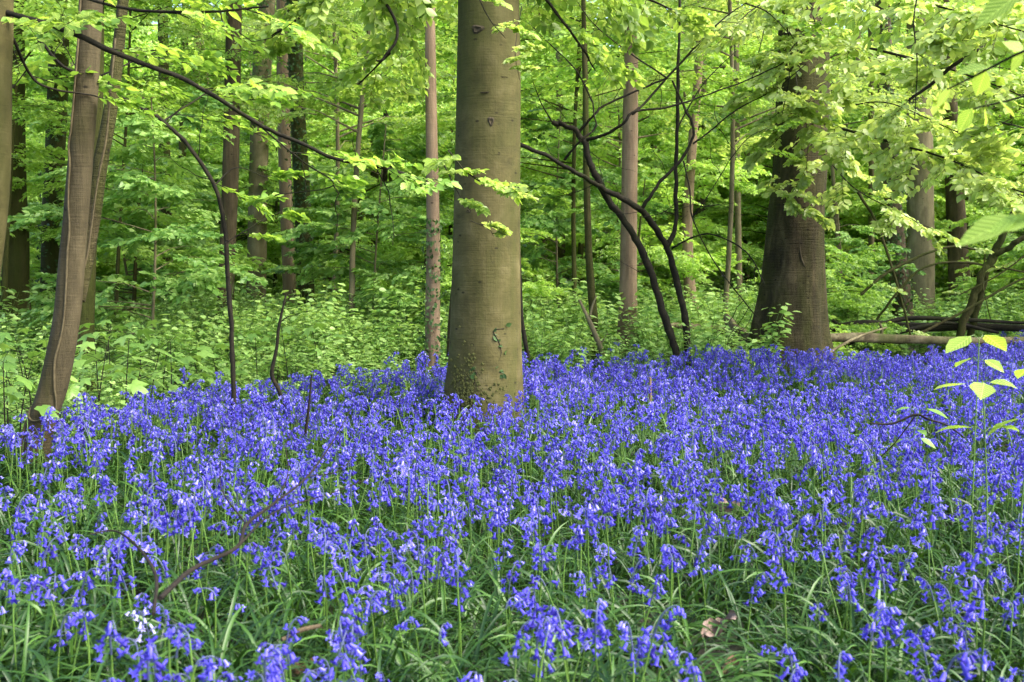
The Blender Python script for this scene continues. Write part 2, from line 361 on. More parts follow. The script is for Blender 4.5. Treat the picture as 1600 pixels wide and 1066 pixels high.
# ------------------------------------------------------------------ understory trees: a few kinds, then shared
def make_understory(seed, H=6, R=2.2, h0=.5, nl=34, dens=5.5, sprays=SPRAYS_FAR, leafm='leaf_far', s=(.8, 1.25), upper=None, thick=1.0):
    g = np.random.default_rng(seed); wood = Bag(); out = []
    ph = g.uniform(0, 6.28); lean = g.normal(0, .05, 2)
    tp = lambda z: np.array([lean[0] * z + .12 * math.sin(z * .6 + ph), lean[1] * z + .12 * math.cos(z * .5 + ph), z])
    zs = np.linspace(-.15, H, 14); r0 = (.02 + H * .008) * thick
    add_tube(wood, [tp(z) for z in zs], np.interp(zs, [0, H], [r0, .01]), 7, 0, cap=False)
    for k in range(nl):
        z = h0 + (H - h0) * ((k + g.random()) / nl); az = g.uniform(0, 6.283)
        prof = math.sin(math.pi * min(1, (.18 + .82 * (z - h0) / (H - h0)) ** .8)) ** .6 if z < H * .97 else .3
        L = R * max(.25, prof) * g.uniform(.55, 1.1); a = tp(z); d = np.array([math.cos(az), math.sin(az), 0])
        up = g.uniform(.05, .45)
        P = np.array([a, a + d * L * .35 + [0, 0, up * L * .35], a + d * L * .7 + [0, 0, up * L * .45], a + d * L + [0, 0, up * L * .35]])
        add_tube(wood, P, [r0 * .4 * (1 - z / H * .6) + .003, .006, .005, .003], 4, 0, cap=False)
        dress_limb(P, out, wood, g, dens=dens, s=s, sprays=sprays, twigs=False, t0=.2, dr=g.normal(0, .10))
    lf = cat(out); V, F, A = leaf_geo(lf, LEAF4)
    return wood.mesh('understory_stem', M['mossy_bark' if seed % 2 else 'grey_bark']), mesh_from('understory_foliage', V, [F], M[leafm], False, None, A)

KINDS = [make_understory(11, 5.0, 2.0, .3, 30), make_understory(12, 7.0, 2.6, .6, 38), make_understory(13, 9.5, 3.2, 1.5, 44),
         make_understory(14, 12.5, 3.8, 4.0, 46, s=(1.0, 1.5)), make_understory(15, 3.0, 1.5, .12, 22)]
print('foliage tris', [len(k[1].polygons) for k in KINDS])

KINDS.append(make_understory(16, 9.0, 3.3, 2.7, 40, dens=5.6, sprays=SPRAYS, leafm='leaf_bright', s=(.9, 1.3), thick=.45))
KINDS.append(make_understory(17, 7.5, 2.8, 2.0, 36, dens=5.6, sprays=SPRAYS, leafm='leaf_mid', s=(.9, 1.3), thick=.45))
SPRAYS_BIG = [make_spray(240 + k, .8, .135, tilt=.5) for k in range(5)]
KINDS.append(make_understory(18, 4.2, 1.9, .5, 26, dens=4.5, sprays=SPRAYS_BIG, leafm='herb', s=(.8, 1.2), thick=.5))
def crown_mesh(seed, z0, z1, R, nl=26, leafm='leaf_bright'):
    """high crown of a tall tree: limbs with sprays round the origin axis"""
    g = np.random.default_rng(seed); wood = Bag(); out = []
    for k in range(nl):
        z = z0 + (z1 - z0) * (k + g.random()) / nl; az = k * 2.4 + g.normal(0, .3); L = R * g.uniform(.5, 1.05) * (1 - .5 * (z - z0) / (z1 - z0))
        d = np.array([math.cos(az), math.sin(az), 0]); a = np.array([0, 0, z]) + d * .05; up = g.uniform(.2, .6)
        P = np.array([a, a + d * L * .35 + [0, 0, up * L * .4], a + d * L * .7 + [0, 0, up * L * .6], a + d * L + [0, 0, up * L * .5]])
        add_tube(wood, P, [.06, .035, .02, .006], 5, 0, cap=False)
        dress_limb(P, out, wood, g, dens=1.7, s=(1.2, 1.8), sprays=SPRAYS_FAR, twigs=False, t0=.3, dr=g.normal(0, .08))
    V, F, A = leaf_geo(cat(out), LEAF4)
    return wood.mesh('crown_limbs', M['brown_bark']), mesh_from('crown_leaves', V, [F], M[leafm], False, None, A)
CROWNS = [crown_mesh(31, 7, 13, 3.6, 20), crown_mesh(32, 8, 15, 4.2, 22), crown_mesh(33, 6.5, 12, 3.2, 18)]
print('crown tris', [len(k[1].polygons) for k in CROWNS])

# ------------------------------------------------------------------ trunks
def buttress(z0, h, k, amp, ph):
    def f(th, z, t):
        w = np.clip(1 - (z - z0) / h, 0, 1) ** 1.7
        return 1 + w * (amp * (.5 + .5 * np.abs(np.cos(k * th / 2 + ph)) ** 1.5 * 1.1 - .25 + .15 * np.cos((k + 2) * th + ph * 2)))
    return f
def trunk_path(pix, D, top=13.0, dD=0.0):
    """pix: (px,py,width px) from base up; returns points and radii; the base is carried into the ground, the top up to `top`"""
    P = []; r = []
    for px, py, w in pix:
        p = at(px, py, D + (dD * (pix[0][1] - py) / 1000)); P.append(p); r.append(w * D / 3200)
    P = np.array(P); g0 = float(gz(P[0][0], P[0][1]))
    if P[0][2] > g0 + .05:
        d = P[0] - P[1]; k = (P[0][2] - g0 + .12) / max(.05, -d[2]); k = min(k, 6); P = np.vstack([P[0] + d * k * np.array([.6, .6, 1]), P]); r = [r[0] * 1.03] + r
    d = norm(P[-1] - P[-2]); d = norm(d + [0, 0, .6]); n = 4
    if P[-1][2] < top:
        step = (top - P[-1][2]) / d[2] / n
        for k in range(n): P = np.vstack([P, P[-1] + d * step]); r.append(max(.02, r[-1] * .86))
    return P, r
def tree(label, pix, D, bark, cat_='tree', seg=20, n=60, amp=.03, but=None, top=13, crown=None, name='beech_tree', group=None, seed=1, dD=0, mod=None):
    P, r = trunk_path(pix, D, top, dD)
    root = thing(name, label, cat_, tuple(P[0] * [1, 1, 0] + [0, 0, float(gz(P[0][0], P[0][1]))]), group)
    o = np.array(root.location)
    b = Bag(); ph = seed * 1.7
    if but: mod = buttress(float(gz(P[0][0], P[0][1])) - .05, but[0], but[1], but[2], but[3] if len(but) > 3 else ph)
    add_tube(b, P, r, seg, 0, n=n, amp=amp, seed=seed, mod=mod, cap=False)
    b.V = [v_ - o for v_ in b.V]
    tr = link('trunk', b.mesh('trunk', M[bark]), root)
    if crown is not None:
        cl, cf = CROWNS[crown % 3]; rz = seed * 1.3
        topx = P[-2] - o; topx[2] = 0
        s = top / 13
        c = link('crown', cf, root, topx, (0, 0, rz), s); lb = link('limb', cl, root, topx, (0, 0, rz), s)
    return root, P, r

# main beech
T1, P1, R1 = tree('thick smooth olive beech trunk rising from the middle of the bluebells',
     [(757, 650, 122), (757, 610, 117), (759, 560, 112), (760, 450, 108), (762, 300, 102), (764, 100, 97), (763, -60, 92)], 7.0, 'beech_bark',
     seg=96, n=240, amp=.018, but=(1.2, 4, .22, 2.2), top=15, crown=0, seed=3)
# big right trunk
T2, P2, R2 = tree('broad dark ridged trunk with buttressed roots and a vertical scar near the fallen logs',
     [(1236, 575, 100), (1236, 520, 92), (1240, 450, 88), (1244, 350, 85), (1251, 250, 80), (1254, 100, 76), (1258, -60, 72)], 10.4, 'old_bark',
     seg=96, n=200, amp=.03, but=(1.8, 6, .66, .4), top=15, crown=1, seed=5)
# leaning left tree
T3, P3, R3 = tree('leaning slim brown trunk with a pale vine wound round its foot',
     [(56, 730, 42), (62, 670, 42), (84, 600, 43), (104, 500, 40), (113, 400, 38), (122, 300, 37), (130, 200, 36), (137, 100, 35), (143, -40, 34)], 5.45, 'brown_bark',
     seg=40, n=140, amp=.035, top=11, crown=2, seed=7, name='young_tree')
# second stem of the left tree
b = Bag(); P = [at(x, y, d) for x, y, d in ((122, 470, 5.68), (132, 410, 5.75), (146, 330, 5.8), (158, 250, 5.85), (170, 190, 5.9), (182, 100, 6.0), (196, -40, 6.1))]
add_tube(b, P, [.035, .045, .045, .042, .038, .035, .03], 16, n=50, amp=.05, seed=4); b.V = [q - np.array(T3.location) for q in b.V]
tag(link('side_stem', b.mesh('side_stem', M['old_bark']), T3), 'darker stem forking up behind the trunk')
# far left edge tree
T4, P4, R4 = tree('smooth olive trunk cut off by the left edge of the picture',
     [(-95, 800, 78), (-70, 640, 74), (-42, 460, 70), (-22, 300, 68), (-17, 100, 66), (-15, -60, 64)], 5.0, 'beech_bark', seg=32, n=80, amp=.02, top=12, crown=1, seed=8)
BG = [  # label, pix, D, bark, seed, buttress
 ('dark brown trunk standing close behind the leaning vine-wrapped tree', [(130, 575, 36), (131, 500, 31), (135, 400, 29), (140, 300, 27), (148, 150, 25), (150, -50, 24)], 9.5, 'mossy_bark', 21, (.6, 4, .25)),
 ('mossy trunk seen between the left edge and the leaning tree', [(78, 540, 38), (80, 450, 34), (84, 300, 31), (90, 150, 29), (95, -50, 27)], 14, 'mossy_bark', 22, (.8, 4, .3)),
 ('wide dark mossy trunk foot at the left edge above the maple seedlings', [(18, 545, 62), (22, 460, 44), (26, 380, 36), (22, 250, 33), (20, -50, 30)], 13, 'mossy_bark', 23, (1., 5, .4)),
 ('reddish brown trunk behind the arching black sapling', [(343, 585, 27), (350, 500, 26), (356, 380, 25), (362, 200, 25), (366, -50, 24)], 12.5, 'red_bark', 24, (.5, 4, .15)),
 ('speckled grey trunk showing only high up between the leaves left of centre', [(398, 520, 30), (402, 400, 29), (405, 250, 28), (410, 100, 28), (420, -50, 27)], 19, 'grey_bark', 25, (.8, 4, .3)),
 ('slim pinkish trunk, left one of the pair left of the big beech', [(456, 520, 24), (452, 430, 21), (447, 300, 20), (443, 150, 19), (441, -50, 18)], 16, 'pink_bark', 26, (.5, 4, .3)),
 ('dark mossy ivy-clad trunk, right one of the pair left of the big beech', [(480, 535, 30), (478, 440, 26), (472, 300, 25), (464, 150, 23), (458, -50, 22)], 15, 'mossy_bark', 27, (.5, 4, .2)),
 ('pale pinkish grey trunk with ivy patches just left of the big beech', [(676, 570, 25), (676, 480, 23), (677, 380, 21), (675, 250, 19), (673, 120, 17), (671, -50, 16)], 9.4, 'pink_bark', 28, (.5, 4, .25)),
 ('thin brown trunk half hidden behind the left side of the big beech', [(708, 560, 22), (712, 480, 20), (722, 380, 18), (735, 200, 17), (742, -50, 16)], 9.6, 'brown_bark', 29, (.4, 3, .2)),
 ('thin grey trunk far off right of the big beech', [(878, 480, 14), (877, 400, 13), (876, 280, 12), (874, 100, 11), (873, -50, 11)], 27, 'grey_bark', 30, (.5, 4, .2)),
 ('pinkish smooth trunk standing behind the black multi-stemmed tree', [(979, 555, 34), (981, 500, 29), (982, 400, 26), (984, 250, 24), (986, 100, 22), (988, -50, 21)], 11.5, 'pink_bark', 31, (.6, 4, .35)),
 ('pale brown trunk with a flared foot right of the black multi-stemmed tree', [(1082, 510, 26), (1077, 440, 18), (1074, 340, 16), (1082, 220, 14), (1092, 100, 13), (1097, -50, 12)], 18, 'pink_bark', 32, (.8, 4, .3)),
 ('dim brown trunk far off between pale trunk and broad trunk', [(1098, 500, 18), (1096, 400, 16), (1096, 250, 15), (1098, -50, 14)], 25, 'brown_bark', 33, (.5, 4, .2)),
 ('slim grey trunk just left of the broad buttressed trunk', [(1155, 510, 11), (1154, 400, 10), (1152, 250, 9), (1150, -50, 8)], 20, 'grey_bark', 34, (.4, 3, .2)),
 ('ivy-wrapped reddish grey trunk right of the broad buttressed trunk', [(1412, 500, 32), (1402, 400, 27), (1392, 280, 24), (1384, 150, 23), (1378, -50, 22)], 16, 'red_bark', 35, (.6, 4, .25)),
 ('wide tan grey trunk behind the leafy branches on the right', [(1438, 490, 44), (1438, 400, 40), (1437, 250, 38), (1436, 100, 36), (1436, -50, 35)], 19, 'grey_bark', 36, (.8, 4, .15)),
 ('dark reddish trunk furthest right behind the leafy branches', [(1500, 490, 34), (1496, 400, 30), (1490, 280, 27), (1482, 150, 25), (1476, -50, 24)], 21, 'red_bark', 37, (.6, 4, .15)),
]
TR = {}
for lab, pix, D, bk, sd_, bt in BG:
    TR[sd_] = tree(lab, pix, D, bk, seg=18, n=50, amp=.04, but=bt, top=12 + (sd_ % 4), crown=sd_ if sd_ % 3 == 0 else None, name='woodland_tree', seed=sd_)
for (px, D, w, bk) in ((1545, 30, 14, 'brown_bark'), (1345, 28, 10, 'grey_bark'), (1180, 32, 12, 'brown_bark'), (1025, 30, 10, 'mossy_bark'), (905, 24, 8, 'mossy_bark'),
                       (850, 33, 11, 'brown_bark'), (630, 30, 9, 'mossy_bark'), (585, 26, 13, 'mossy_bark'), (545, 33, 11, 'brown_bark'), (300, 26, 14, 'mossy_bark'), (262, 17, 17, 'mossy_bark'), (225, 30, 10, 'brown_bark'),
                       (290, 19, 12, 'mossy_bark'), (600, 22, 9, 'dark_bark'), (1360, 22, 9, 'grey_bark'), (-60, 18, 30, 'brown_bark'), (1660, 20, 30, 'grey_bark'), (1750, 15, 40, 'brown_bark')):
    tree('slender distant trunk glimpsed deep among the understory leaves', [(px, 500, w * 1.2), (px + rng.uniform(-6, 6), 300, w), (px + rng.uniform(-12, 12), 0, w * .9)], D, bk, seg=10, n=14, amp=.04, top=13,
         name='woodland_tree', seed=int(px) % 97, group='slender trunks far back in the wood')

# scars and knots on the main trunk, moss at its foot
def on_trunk(P, r, py, side, D, out=0.0):
    """point on camera side of trunk at picture height py; side -1..1 across"""
    z = at(800, py, D)[2]; i = np.argmin(abs(P[:, 2] - z)); 
    Q = spline(P, 200); rr = np.interp(np.linspace(0, 1, 200), np.linspace(0, 1, len(r)), r); i = np.argmin(abs(Q[:, 2] - z)); c = Q[i]; R = rr[i] + out
    a = math.asin(max(-1, min(1, side))); return np.array([c[0] + math.sin(a) * R, c[1] - math.cos(a) * R, z]), a
for k, (py, sx, w, h) in enumerate(((190, .1, .022, .035), (45, -.35, .045, .03), (88, .62, .012, .02), (240, .35, .012, .012), (330, -.55, .02, .012), (410, .2, .012, .008), (145, -.1, .03, .006), (120, .5, .035, .005), (265, .8, .03, .008))):
    p, a = on_trunk(P1, R1, py, sx, 6.8, -.002); b = Bag(); n = 12
    th = np.arange(n) * 2 * math.pi / n; jj = 1 + .2 * np.sin(th * 3 + k)
    V = [[0, .004, 0]] + [[w * .6 * math.cos(t) * q, -.004, h * .6 * math.sin(t) * q] for t, q in zip(th, jj)] + [[w * math.cos(t) * q, .004, h * math.sin(t) * q] for t, q in zip(th, jj)]
    F = [[0, 1 + i, 1 + (i + 1) % n] for i in range(n)]; b.add(V, F)
    b.add(V, [[1 + i, 13 + i, 13 + (i + 1) % n, 1 + (i + 1) % n] for i in range(n)])
    tp = np.array(T1.location); link('knot', b.mesh('knot', M['knot']), T1, p - tp, (0, 0, a))
# moss patches at trunk foot (little cushions)
b = Bag(); g = np.random.default_rng(5)
for k in range(420):
    z0 = .25 + abs(g.normal(0, .17)); sx = g.normal(-.45, .2) if k < 300 else g.normal(-.1, .35)
    if k >= 300: z0 = g.uniform(.2, .4)
    z0 *= 1; py = 410 + (1.2 - z0) * 1600 / 6.75
    p, a = on_trunk(P1, R1 , py, max(-.95, min(.95, sx)), 6.75, .022); s = g.uniform(.004, .011)
    V = p + np.array([[s, 0, 0], [-s, 0, 0], [0, -s * .8, s * .3], [0, 0, s * 1.3], [0, 0, -s * 1.2]]); b.add(V, [[0, 3, 2], [3, 1, 2], [1, 4, 2], [4, 0, 2]], 0)
b.V = [q - np.array(T1.location) for q in b.V]
tag(link('moss', b.mesh('moss', M['moss']), T1), kind='stuff')

def ivy_patch(D, P, r, label, spots, tree_name='ivy_sprig', size=.035, group=None):
    p0, _ = on_trunk(P, r, *spots[0][:2], D); root = thing(tree_name, label, 'ivy', tuple(p0), group)
    b = Bag(); lv = dict(pos=[], ax=[], nm=[], size=[], rnd=[]); g = np.random.default_rng(int(abs(p0[0]) * 100)); pts = []
    for k, (py, sx) in enumerate(spots):
        p, a = on_trunk(P, r, py, sx, D, .012); pts.append(p)
        nrm = np.array([math.sin(a), -math.cos(a), .3])
        for q in range(3):
            lv['pos'].append(p + g.normal(0, size * .5, 3) * [1, .2, 1]); lv['ax'].append(g.normal(0, 1, 3) * [1, .3, 1] + [0, 0, -.4]); lv['nm'].append(nrm + g.normal(0, .3, 3)); lv['size'].append(size * g.uniform(.7, 1.3)); lv['rnd'].append(g.random())
    add_tube(b, pts, .003, 4, n=len(pts) * 3); b.V = [q - p0 for q in b.V]
    link('stem', b.mesh('stem', M['twig']), root)
    lv = {k: np.array(x) for k, x in lv.items()}
    return root, lv, p0
def leaf_objects(root, lv, o, tmpl, mat, name='leaf', variants=5):
    """each leaf an object sharing a few meshes"""
    ms = []
    for k in range(variants):
        V = tmpl[0].copy(); V[:, 2] += .06 * np.sin(V[:, 0] * 3 + k) - .04 * k * V[:, 0] ** 2; V[:, 1] *= .85 + .08 * k
        ms.append(mesh_from(name, V, [tmpl[1]], mat, True, None, np.full(len(V), .15 + .7 * k / (variants - 1))))
    ax = norm(lv['ax']); nm = norm(lv['nm'] - ax * (lv['nm'] * ax).sum(1, keepdims=True)); bi = np.cross(nm, ax)
    for i in range(len(ax)):
        ob = bpy.data.objects.new(name, ms[min(variants - 1, int(lv['rnd'][i] * variants))]); COL.objects.link(ob); ob.parent = root
        s = lv['size'][i]; Mx = Matrix(((ax[i][0] * s, bi[i][0] * s, nm[i][0] * s, lv['pos'][i][0] - o[0]), (ax[i][1] * s, bi[i][1] * s, nm[i][1] * s, lv['pos'][i][1] - o[1]),
                         (ax[i][2] * s, bi[i][2] * s, nm[i][2] * s, lv['pos'][i][2] - o[2]), (0, 0, 0, 1)))
        ob.matrix_local = Mx
for lab, sp in (('small ivy sprig climbing the right front of the big beech foot', [(612, .42), (590, .38), (572, .33), (552, .42), (535, .36), (517, .22), (514, .5)]),
                ('tiny ivy sprig beside the mossy patch on the big beech', [(600, -.25), (585, -.2), (575, -.28)])):
    rt, lv, p0 = ivy_patch(6.75, P1, R1, lab, sp); leaf_objects(rt, lv, p0, LEAF8, M['ivy'])
# ivy on background trunks as loose foliage of the tree
def ivy_coat(key, D, y0, y1, n, size=.06):
    root, P, r = TR[key]; g = np.random.default_rng(key); L = dict(pos=[], ax=[], nm=[], size=[], rnd=[])
    for k in range(n):
        py = g.uniform(y0, y1); sx = g.uniform(-1, 1); p, a = on_trunk(P, r, py, sx, D, .03 + .04 * g.random())
        L['pos'].append(p); L['ax'].append(g.normal(0, .6, 3) + [0, 0, -.8]); L['nm'].append(np.array([math.sin(a), -math.cos(a), .4]) + g.normal(0, .3, 3)); L['size'].append(size * g.uniform(.6, 1.2)); L['rnd'].append(g.random())
    L = {k: np.array(x) for k, x in L.items()}; L['pos'] = L['pos'] - np.array(root.location)
    V, F, A = leaf_geo(L, LEAF4); tag(link('ivy', mesh_from('ivy', V, [F], M['ivy'], False, None, A), root), kind='stuff')
ivy_coat(27, 15, -20, 530, 900); ivy_coat(28, 9.4, 340, 560, 260, .045); ivy_coat(35, 16, -20, 490, 800); ivy_coat(25, 19, -20, 200, 500); ivy_coat(22, 14, 150, 530, 300); ivy_coat(33, 25, 0, 500, 200)

# vine round the leaning tree
root = thing('vine', 'pale twisting vine looped round the foot of the leaning trunk and climbing it', 'vine', tuple(at(60, 690, 5.5)))
o = np.array(root.location); b = Bag(); pts = []
for py, sx in ((632, -1.0), (645, -.8), (652, -.3), (650, .3), (638, .75), (618, .8), (600, .45), (560, .22), (520, .15), (480, .1), (440, .22), (400, .05), (360, -.1), (320, -.2), (290, -.45), (260, -.4), (230, -.75), (200, -.6), (150, -.5), (80, -.6), (-30, -.4)):
    pts.append(on_trunk(P3, R3, py, max(-1, min(1, sx + .12 * math.sin(py * .11))), 5.5, .006)[0])
add_tube(b, pts, .0055, 8, n=140, amp=.12, seed=3)
pts = [on_trunk(P3, R3, py, sx, 5.5, .006)[0] for py, sx in ((640, -1), (670, -.9), (700, -.8), (730, -.6))]
add_tube(b, pts, .007, 8, n=20, amp=.1)
b.V = [q - o for q in b.V]; link('stem', b.mesh('stem', M['vine']), root)
b = Bag(); pts = [at(x, y, 5.68) for x, y in ((128, 430), (137, 395), (143, 350), (150, 300), (157, 260), (166, 215), (172, 150), (180, 60))]
add_tube(b, pts, .006, 8, n=60, amp=.1, seed=9); o2 = pts[0]; b.V = [q - o2 for q in b.V]
rt = thing('vine', 'pale straight vine running up the dark side stem of the leaning tree', 'vine', tuple(o2)); link('stem', b.mesh('stem', M['vine']), rt)
# long scar on the broad right trunk, a root groove
b = Bag(); pts = [on_trunk(P2, R2, py, sx, 10.1, .012)[0] for py, sx in ((375, -.15), (395, -.1), (410, .0), (425, .22), (440, .25), (480, .28), (510, .3))]
add_tube(b, pts, [.004, .01, .014, .014, .016, .02, .016], 8, n=40, amp=.2, seed=2); b.V = [q - np.array(T2.location) for q in b.V]; link('scar', b.mesh('scar', M['knot']), T2)

# ------------------------------------------------------------------ leafy limbs in the foreground of the wood
def limbs(root, specs, leafm='leaf_mid', bark='dark_bark', seed=1, wname='branch', near=0, lname='foliage', tw=2, thin=1.0, twiggy=0, kink=.15, sprays=SPRAYS):
    """specs: (pixel path [(px,py,D)..], r0 px-free metres, r1, dens, (s0,s1), dr). One mesh per branch, leaves of all limbs together; the `near` largest leaves are objects"""
    o = np.array(root.location); g = np.random.default_rng(seed); out = []
    for sp in specs:
        path, r0, r1, dens, s, dr = sp
        r0, r1 = r0 * thin, r1 * thin
        P = np.array([at(*q) for q in path]); b = Bag(); nn = max(16, len(P) * 9); P = spline(P, nn); rr = np.linspace(r0, r1, nn) * (1 + .05 * np.sin(np.arange(nn) * 1.9 + seed))
        kk = g.normal(0, 1, (nn, 3)); kk = (kk + np.roll(kk, 1, 0) + np.roll(kk, 2, 0)) / 2; kk[:1] = 0; P = P + kk * min(.012, r0 * kink)
        add_tube(b, P, rr, 8, amp=.10, seed=seed)
        for q in range(twiggy):
            i0 = g.integers(nn // 4, nn - 2); d0 = norm(P[i0 + 1] - P[i0]); pd = norm(np.cross(d0, [0, 1, 0])) * g.choice([-1, 1]); Lq = g.uniform(.15, .55); pt = P[i0].copy(); tp_ = [pt.copy()]; dd = norm(d0 * .6 + pd + g.normal(0, .3, 3))
            for w_ in range(6): dd = norm(dd + g.normal(0, .28, 3) + [0, 0, .05]); pt = pt + dd * Lq / 6; tp_.append(pt.copy())
            add_tube(b, tp_, np.linspace(.0035, .0012, 7), 4, cap=False)
        if dens > 0: dress_limb(P, out, b, g, dens=dens, s=s, dr=dr, t0=.06, twigs=tw, sprays=sprays, droop=(-.7, .05) if sprays is SPRAYS_HANG else (-.35, .05))
        b.V = [q - o for q in b.V]; link(wname, b.mesh(wname, M[bark]), root)
    if not out: return
    lf = cat(out)
    if near:
        d = lf['pos'] - CAM; px = 800 + 1600 * d[:, 0] / d[:, 1]; vis = (px > -10) & (px < 1610) & (d[:, 1] > .3) & (np.abs(at(800, 0, 1)[2] * 0 + (410 - 1600 * d[:, 2] / d[:, 1]) - 300) < 330)
        app = lf['size'] / d[:, 1] * vis; idx = np.argsort(-app)[:near]; keep = np.ones(len(app), bool); keep[idx] = False
        leaf_objects(root, {k: x[idx] for k, x in lf.items()}, o, LEAF8, M['leaf_near'])
        lf = {k: x[keep] for k, x in lf.items()}
    lf['pos'] = lf['pos'] - o; V, F, A = leaf_geo(lf, LEAF8)
    tag(link(lname, mesh_from(lname, V, [F], M[leafm], True, None, A), root), kind='stuff')
    print(root.name, 'leaves', len(lf['pos']))

# left edge tree's long black branch
limbs(T4, [([(-20, 12, 5.0), (40, 28, 4.95), (100, 46, 4.9), (180, 82, 4.9), (300, 130, 4.9), (400, 192, 4.9), (450, 215, 4.9), (520, 247, 4.9), (580, 258, 4.9), (635, 272, 4.95)], .019, .009, 2.6, (.5, .8), -.1),
           ([(-30, -60, 5.0), (60, -30, 4.8), (180, 10, 4.6), (300, 20, 4.5), (420, 10, 4.4)], .014, .005, 4.0, (.6, .9), -.1),
           ([(-30, -30, 5.0), (20, 60, 5.1), (60, 130, 5.3), (150, 150, 5.4)], .012, .005, 5.0, (.5, .8), -.15),
           ([(400, 192, 4.9), (470, 250, 5.1), (520, 290, 5.2), (430, 305, 5.4)], .006, .003, 4.5, (.4, .6), -.1)], 'leaf_mid', near=260, seed=41, thin=.8, twiggy=2, kink=.12)
# arching black sapling
rt = thing('arching_sapling', 'thin black sapling rising straight from the bluebells then arching over to the left', 'sapling', tuple(base_at(365, 6.3)))
limbs(rt, [([(365, 720, 6.3), (365, 600, 6.3), (362, 520, 6.3), (357, 440, 6.3), (350, 350, 6.25), (334, 290, 6.2), (300, 235, 6.15), (255, 190, 6.1), (200, 158, 6.05), (140, 126, 6.0), (95, 100, 5.95), (58, 58, 5.9)], .0165, .009, 0, (1, 1), 0)], bark='dark_bark', wname='trunk', twiggy=8, seed=5, kink=.12)
limbs(rt, [([(255, 190, 6.1), (300, 160, 6.3), (340, 140, 6.4), (400, 150, 6.5)], .006, .003, 5, (.5, .8), 0), ([(140, 126, 6.0), (200, 100, 6.2), (270, 70, 6.3)], .006, .003, 5, (.5, .8), 0),
           ([(334, 290, 6.2), (370, 262, 6.3), (420, 280, 6.4)], .005, .002, 2, (.3, .5), 0), ([(352, 380, 6.25), (400, 350, 6.4), (440, 330, 6.5)], .004, .002, 1, (.3, .4), 0)], 'leaf_mid', seed=43)
# sprigs on the big beech
limbs(T1, [([(700, 235, 6.2), (730, 270, 6.1), (765, 290, 6.0), (800, 292, 5.9)], .005, .002, 9, (.35, .5), .15), ([(690, 250, 6.3), (715, 300, 6.2), (735, 330, 6.1)], .004, .002, 7, (.3, .4), .1), ([(740, -20, 6.3), (765, 30, 6.2), (790, 60, 6.1)], .004, .002, 5, (.3, .45), .15),
           ([(815, 10, 6.8), (805, 80, 6.5), (812, 125, 6.4)], .003, .0015, 6, (.25, .35), .2),
           ([(560, -60, 6.8), (620, 40, 6.7), (600, 90, 6.7), (588, 95, 6.7)], .012, .006, 0, (1, 1), 0),
           ([(735, 345, 6.4), (752, 352, 6.35), (766, 360, 6.3), (770, 368, 6.3)], .0025, .0015, 8, (.16, .24), .3)], 'leaf_bright', near=160, seed=44)
# high hanging branches of the main beech over the middle
limbs(T1, [([(760, -250, 7.0), (650, -120, 7.4), (520, -10, 8.0), (420, 60, 8.6)], .03, .006, 7, (.7, 1.05), .0), ([(760, -200, 7.0), (700, -60, 7.8), (640, 50, 8.6), (560, 130, 9.2)], .025, .006, 7, (.7, 1.05), .05),
           ([(780, -200, 7.0), (860, -100, 7.3), (950, -30, 7.6), (1060, 20, 8.0)], .025, .006, 8, (.7, 1.0), 0), ([(780, -150, 7.0), (840, -20, 7.2), (900, 60, 7.4), (930, 110, 7.5)], .015, .005, 4, (.6, .9), -.05),
           ([(760, -150, 7.0), (680, -80, 6.6), (600, -60, 6.4), (500, -30, 6.2)], .02, .005, 5, (.6, .9), .05)], 'leaf_bright', seed=45, wname='branch', sprays=SPRAYS_HANG)
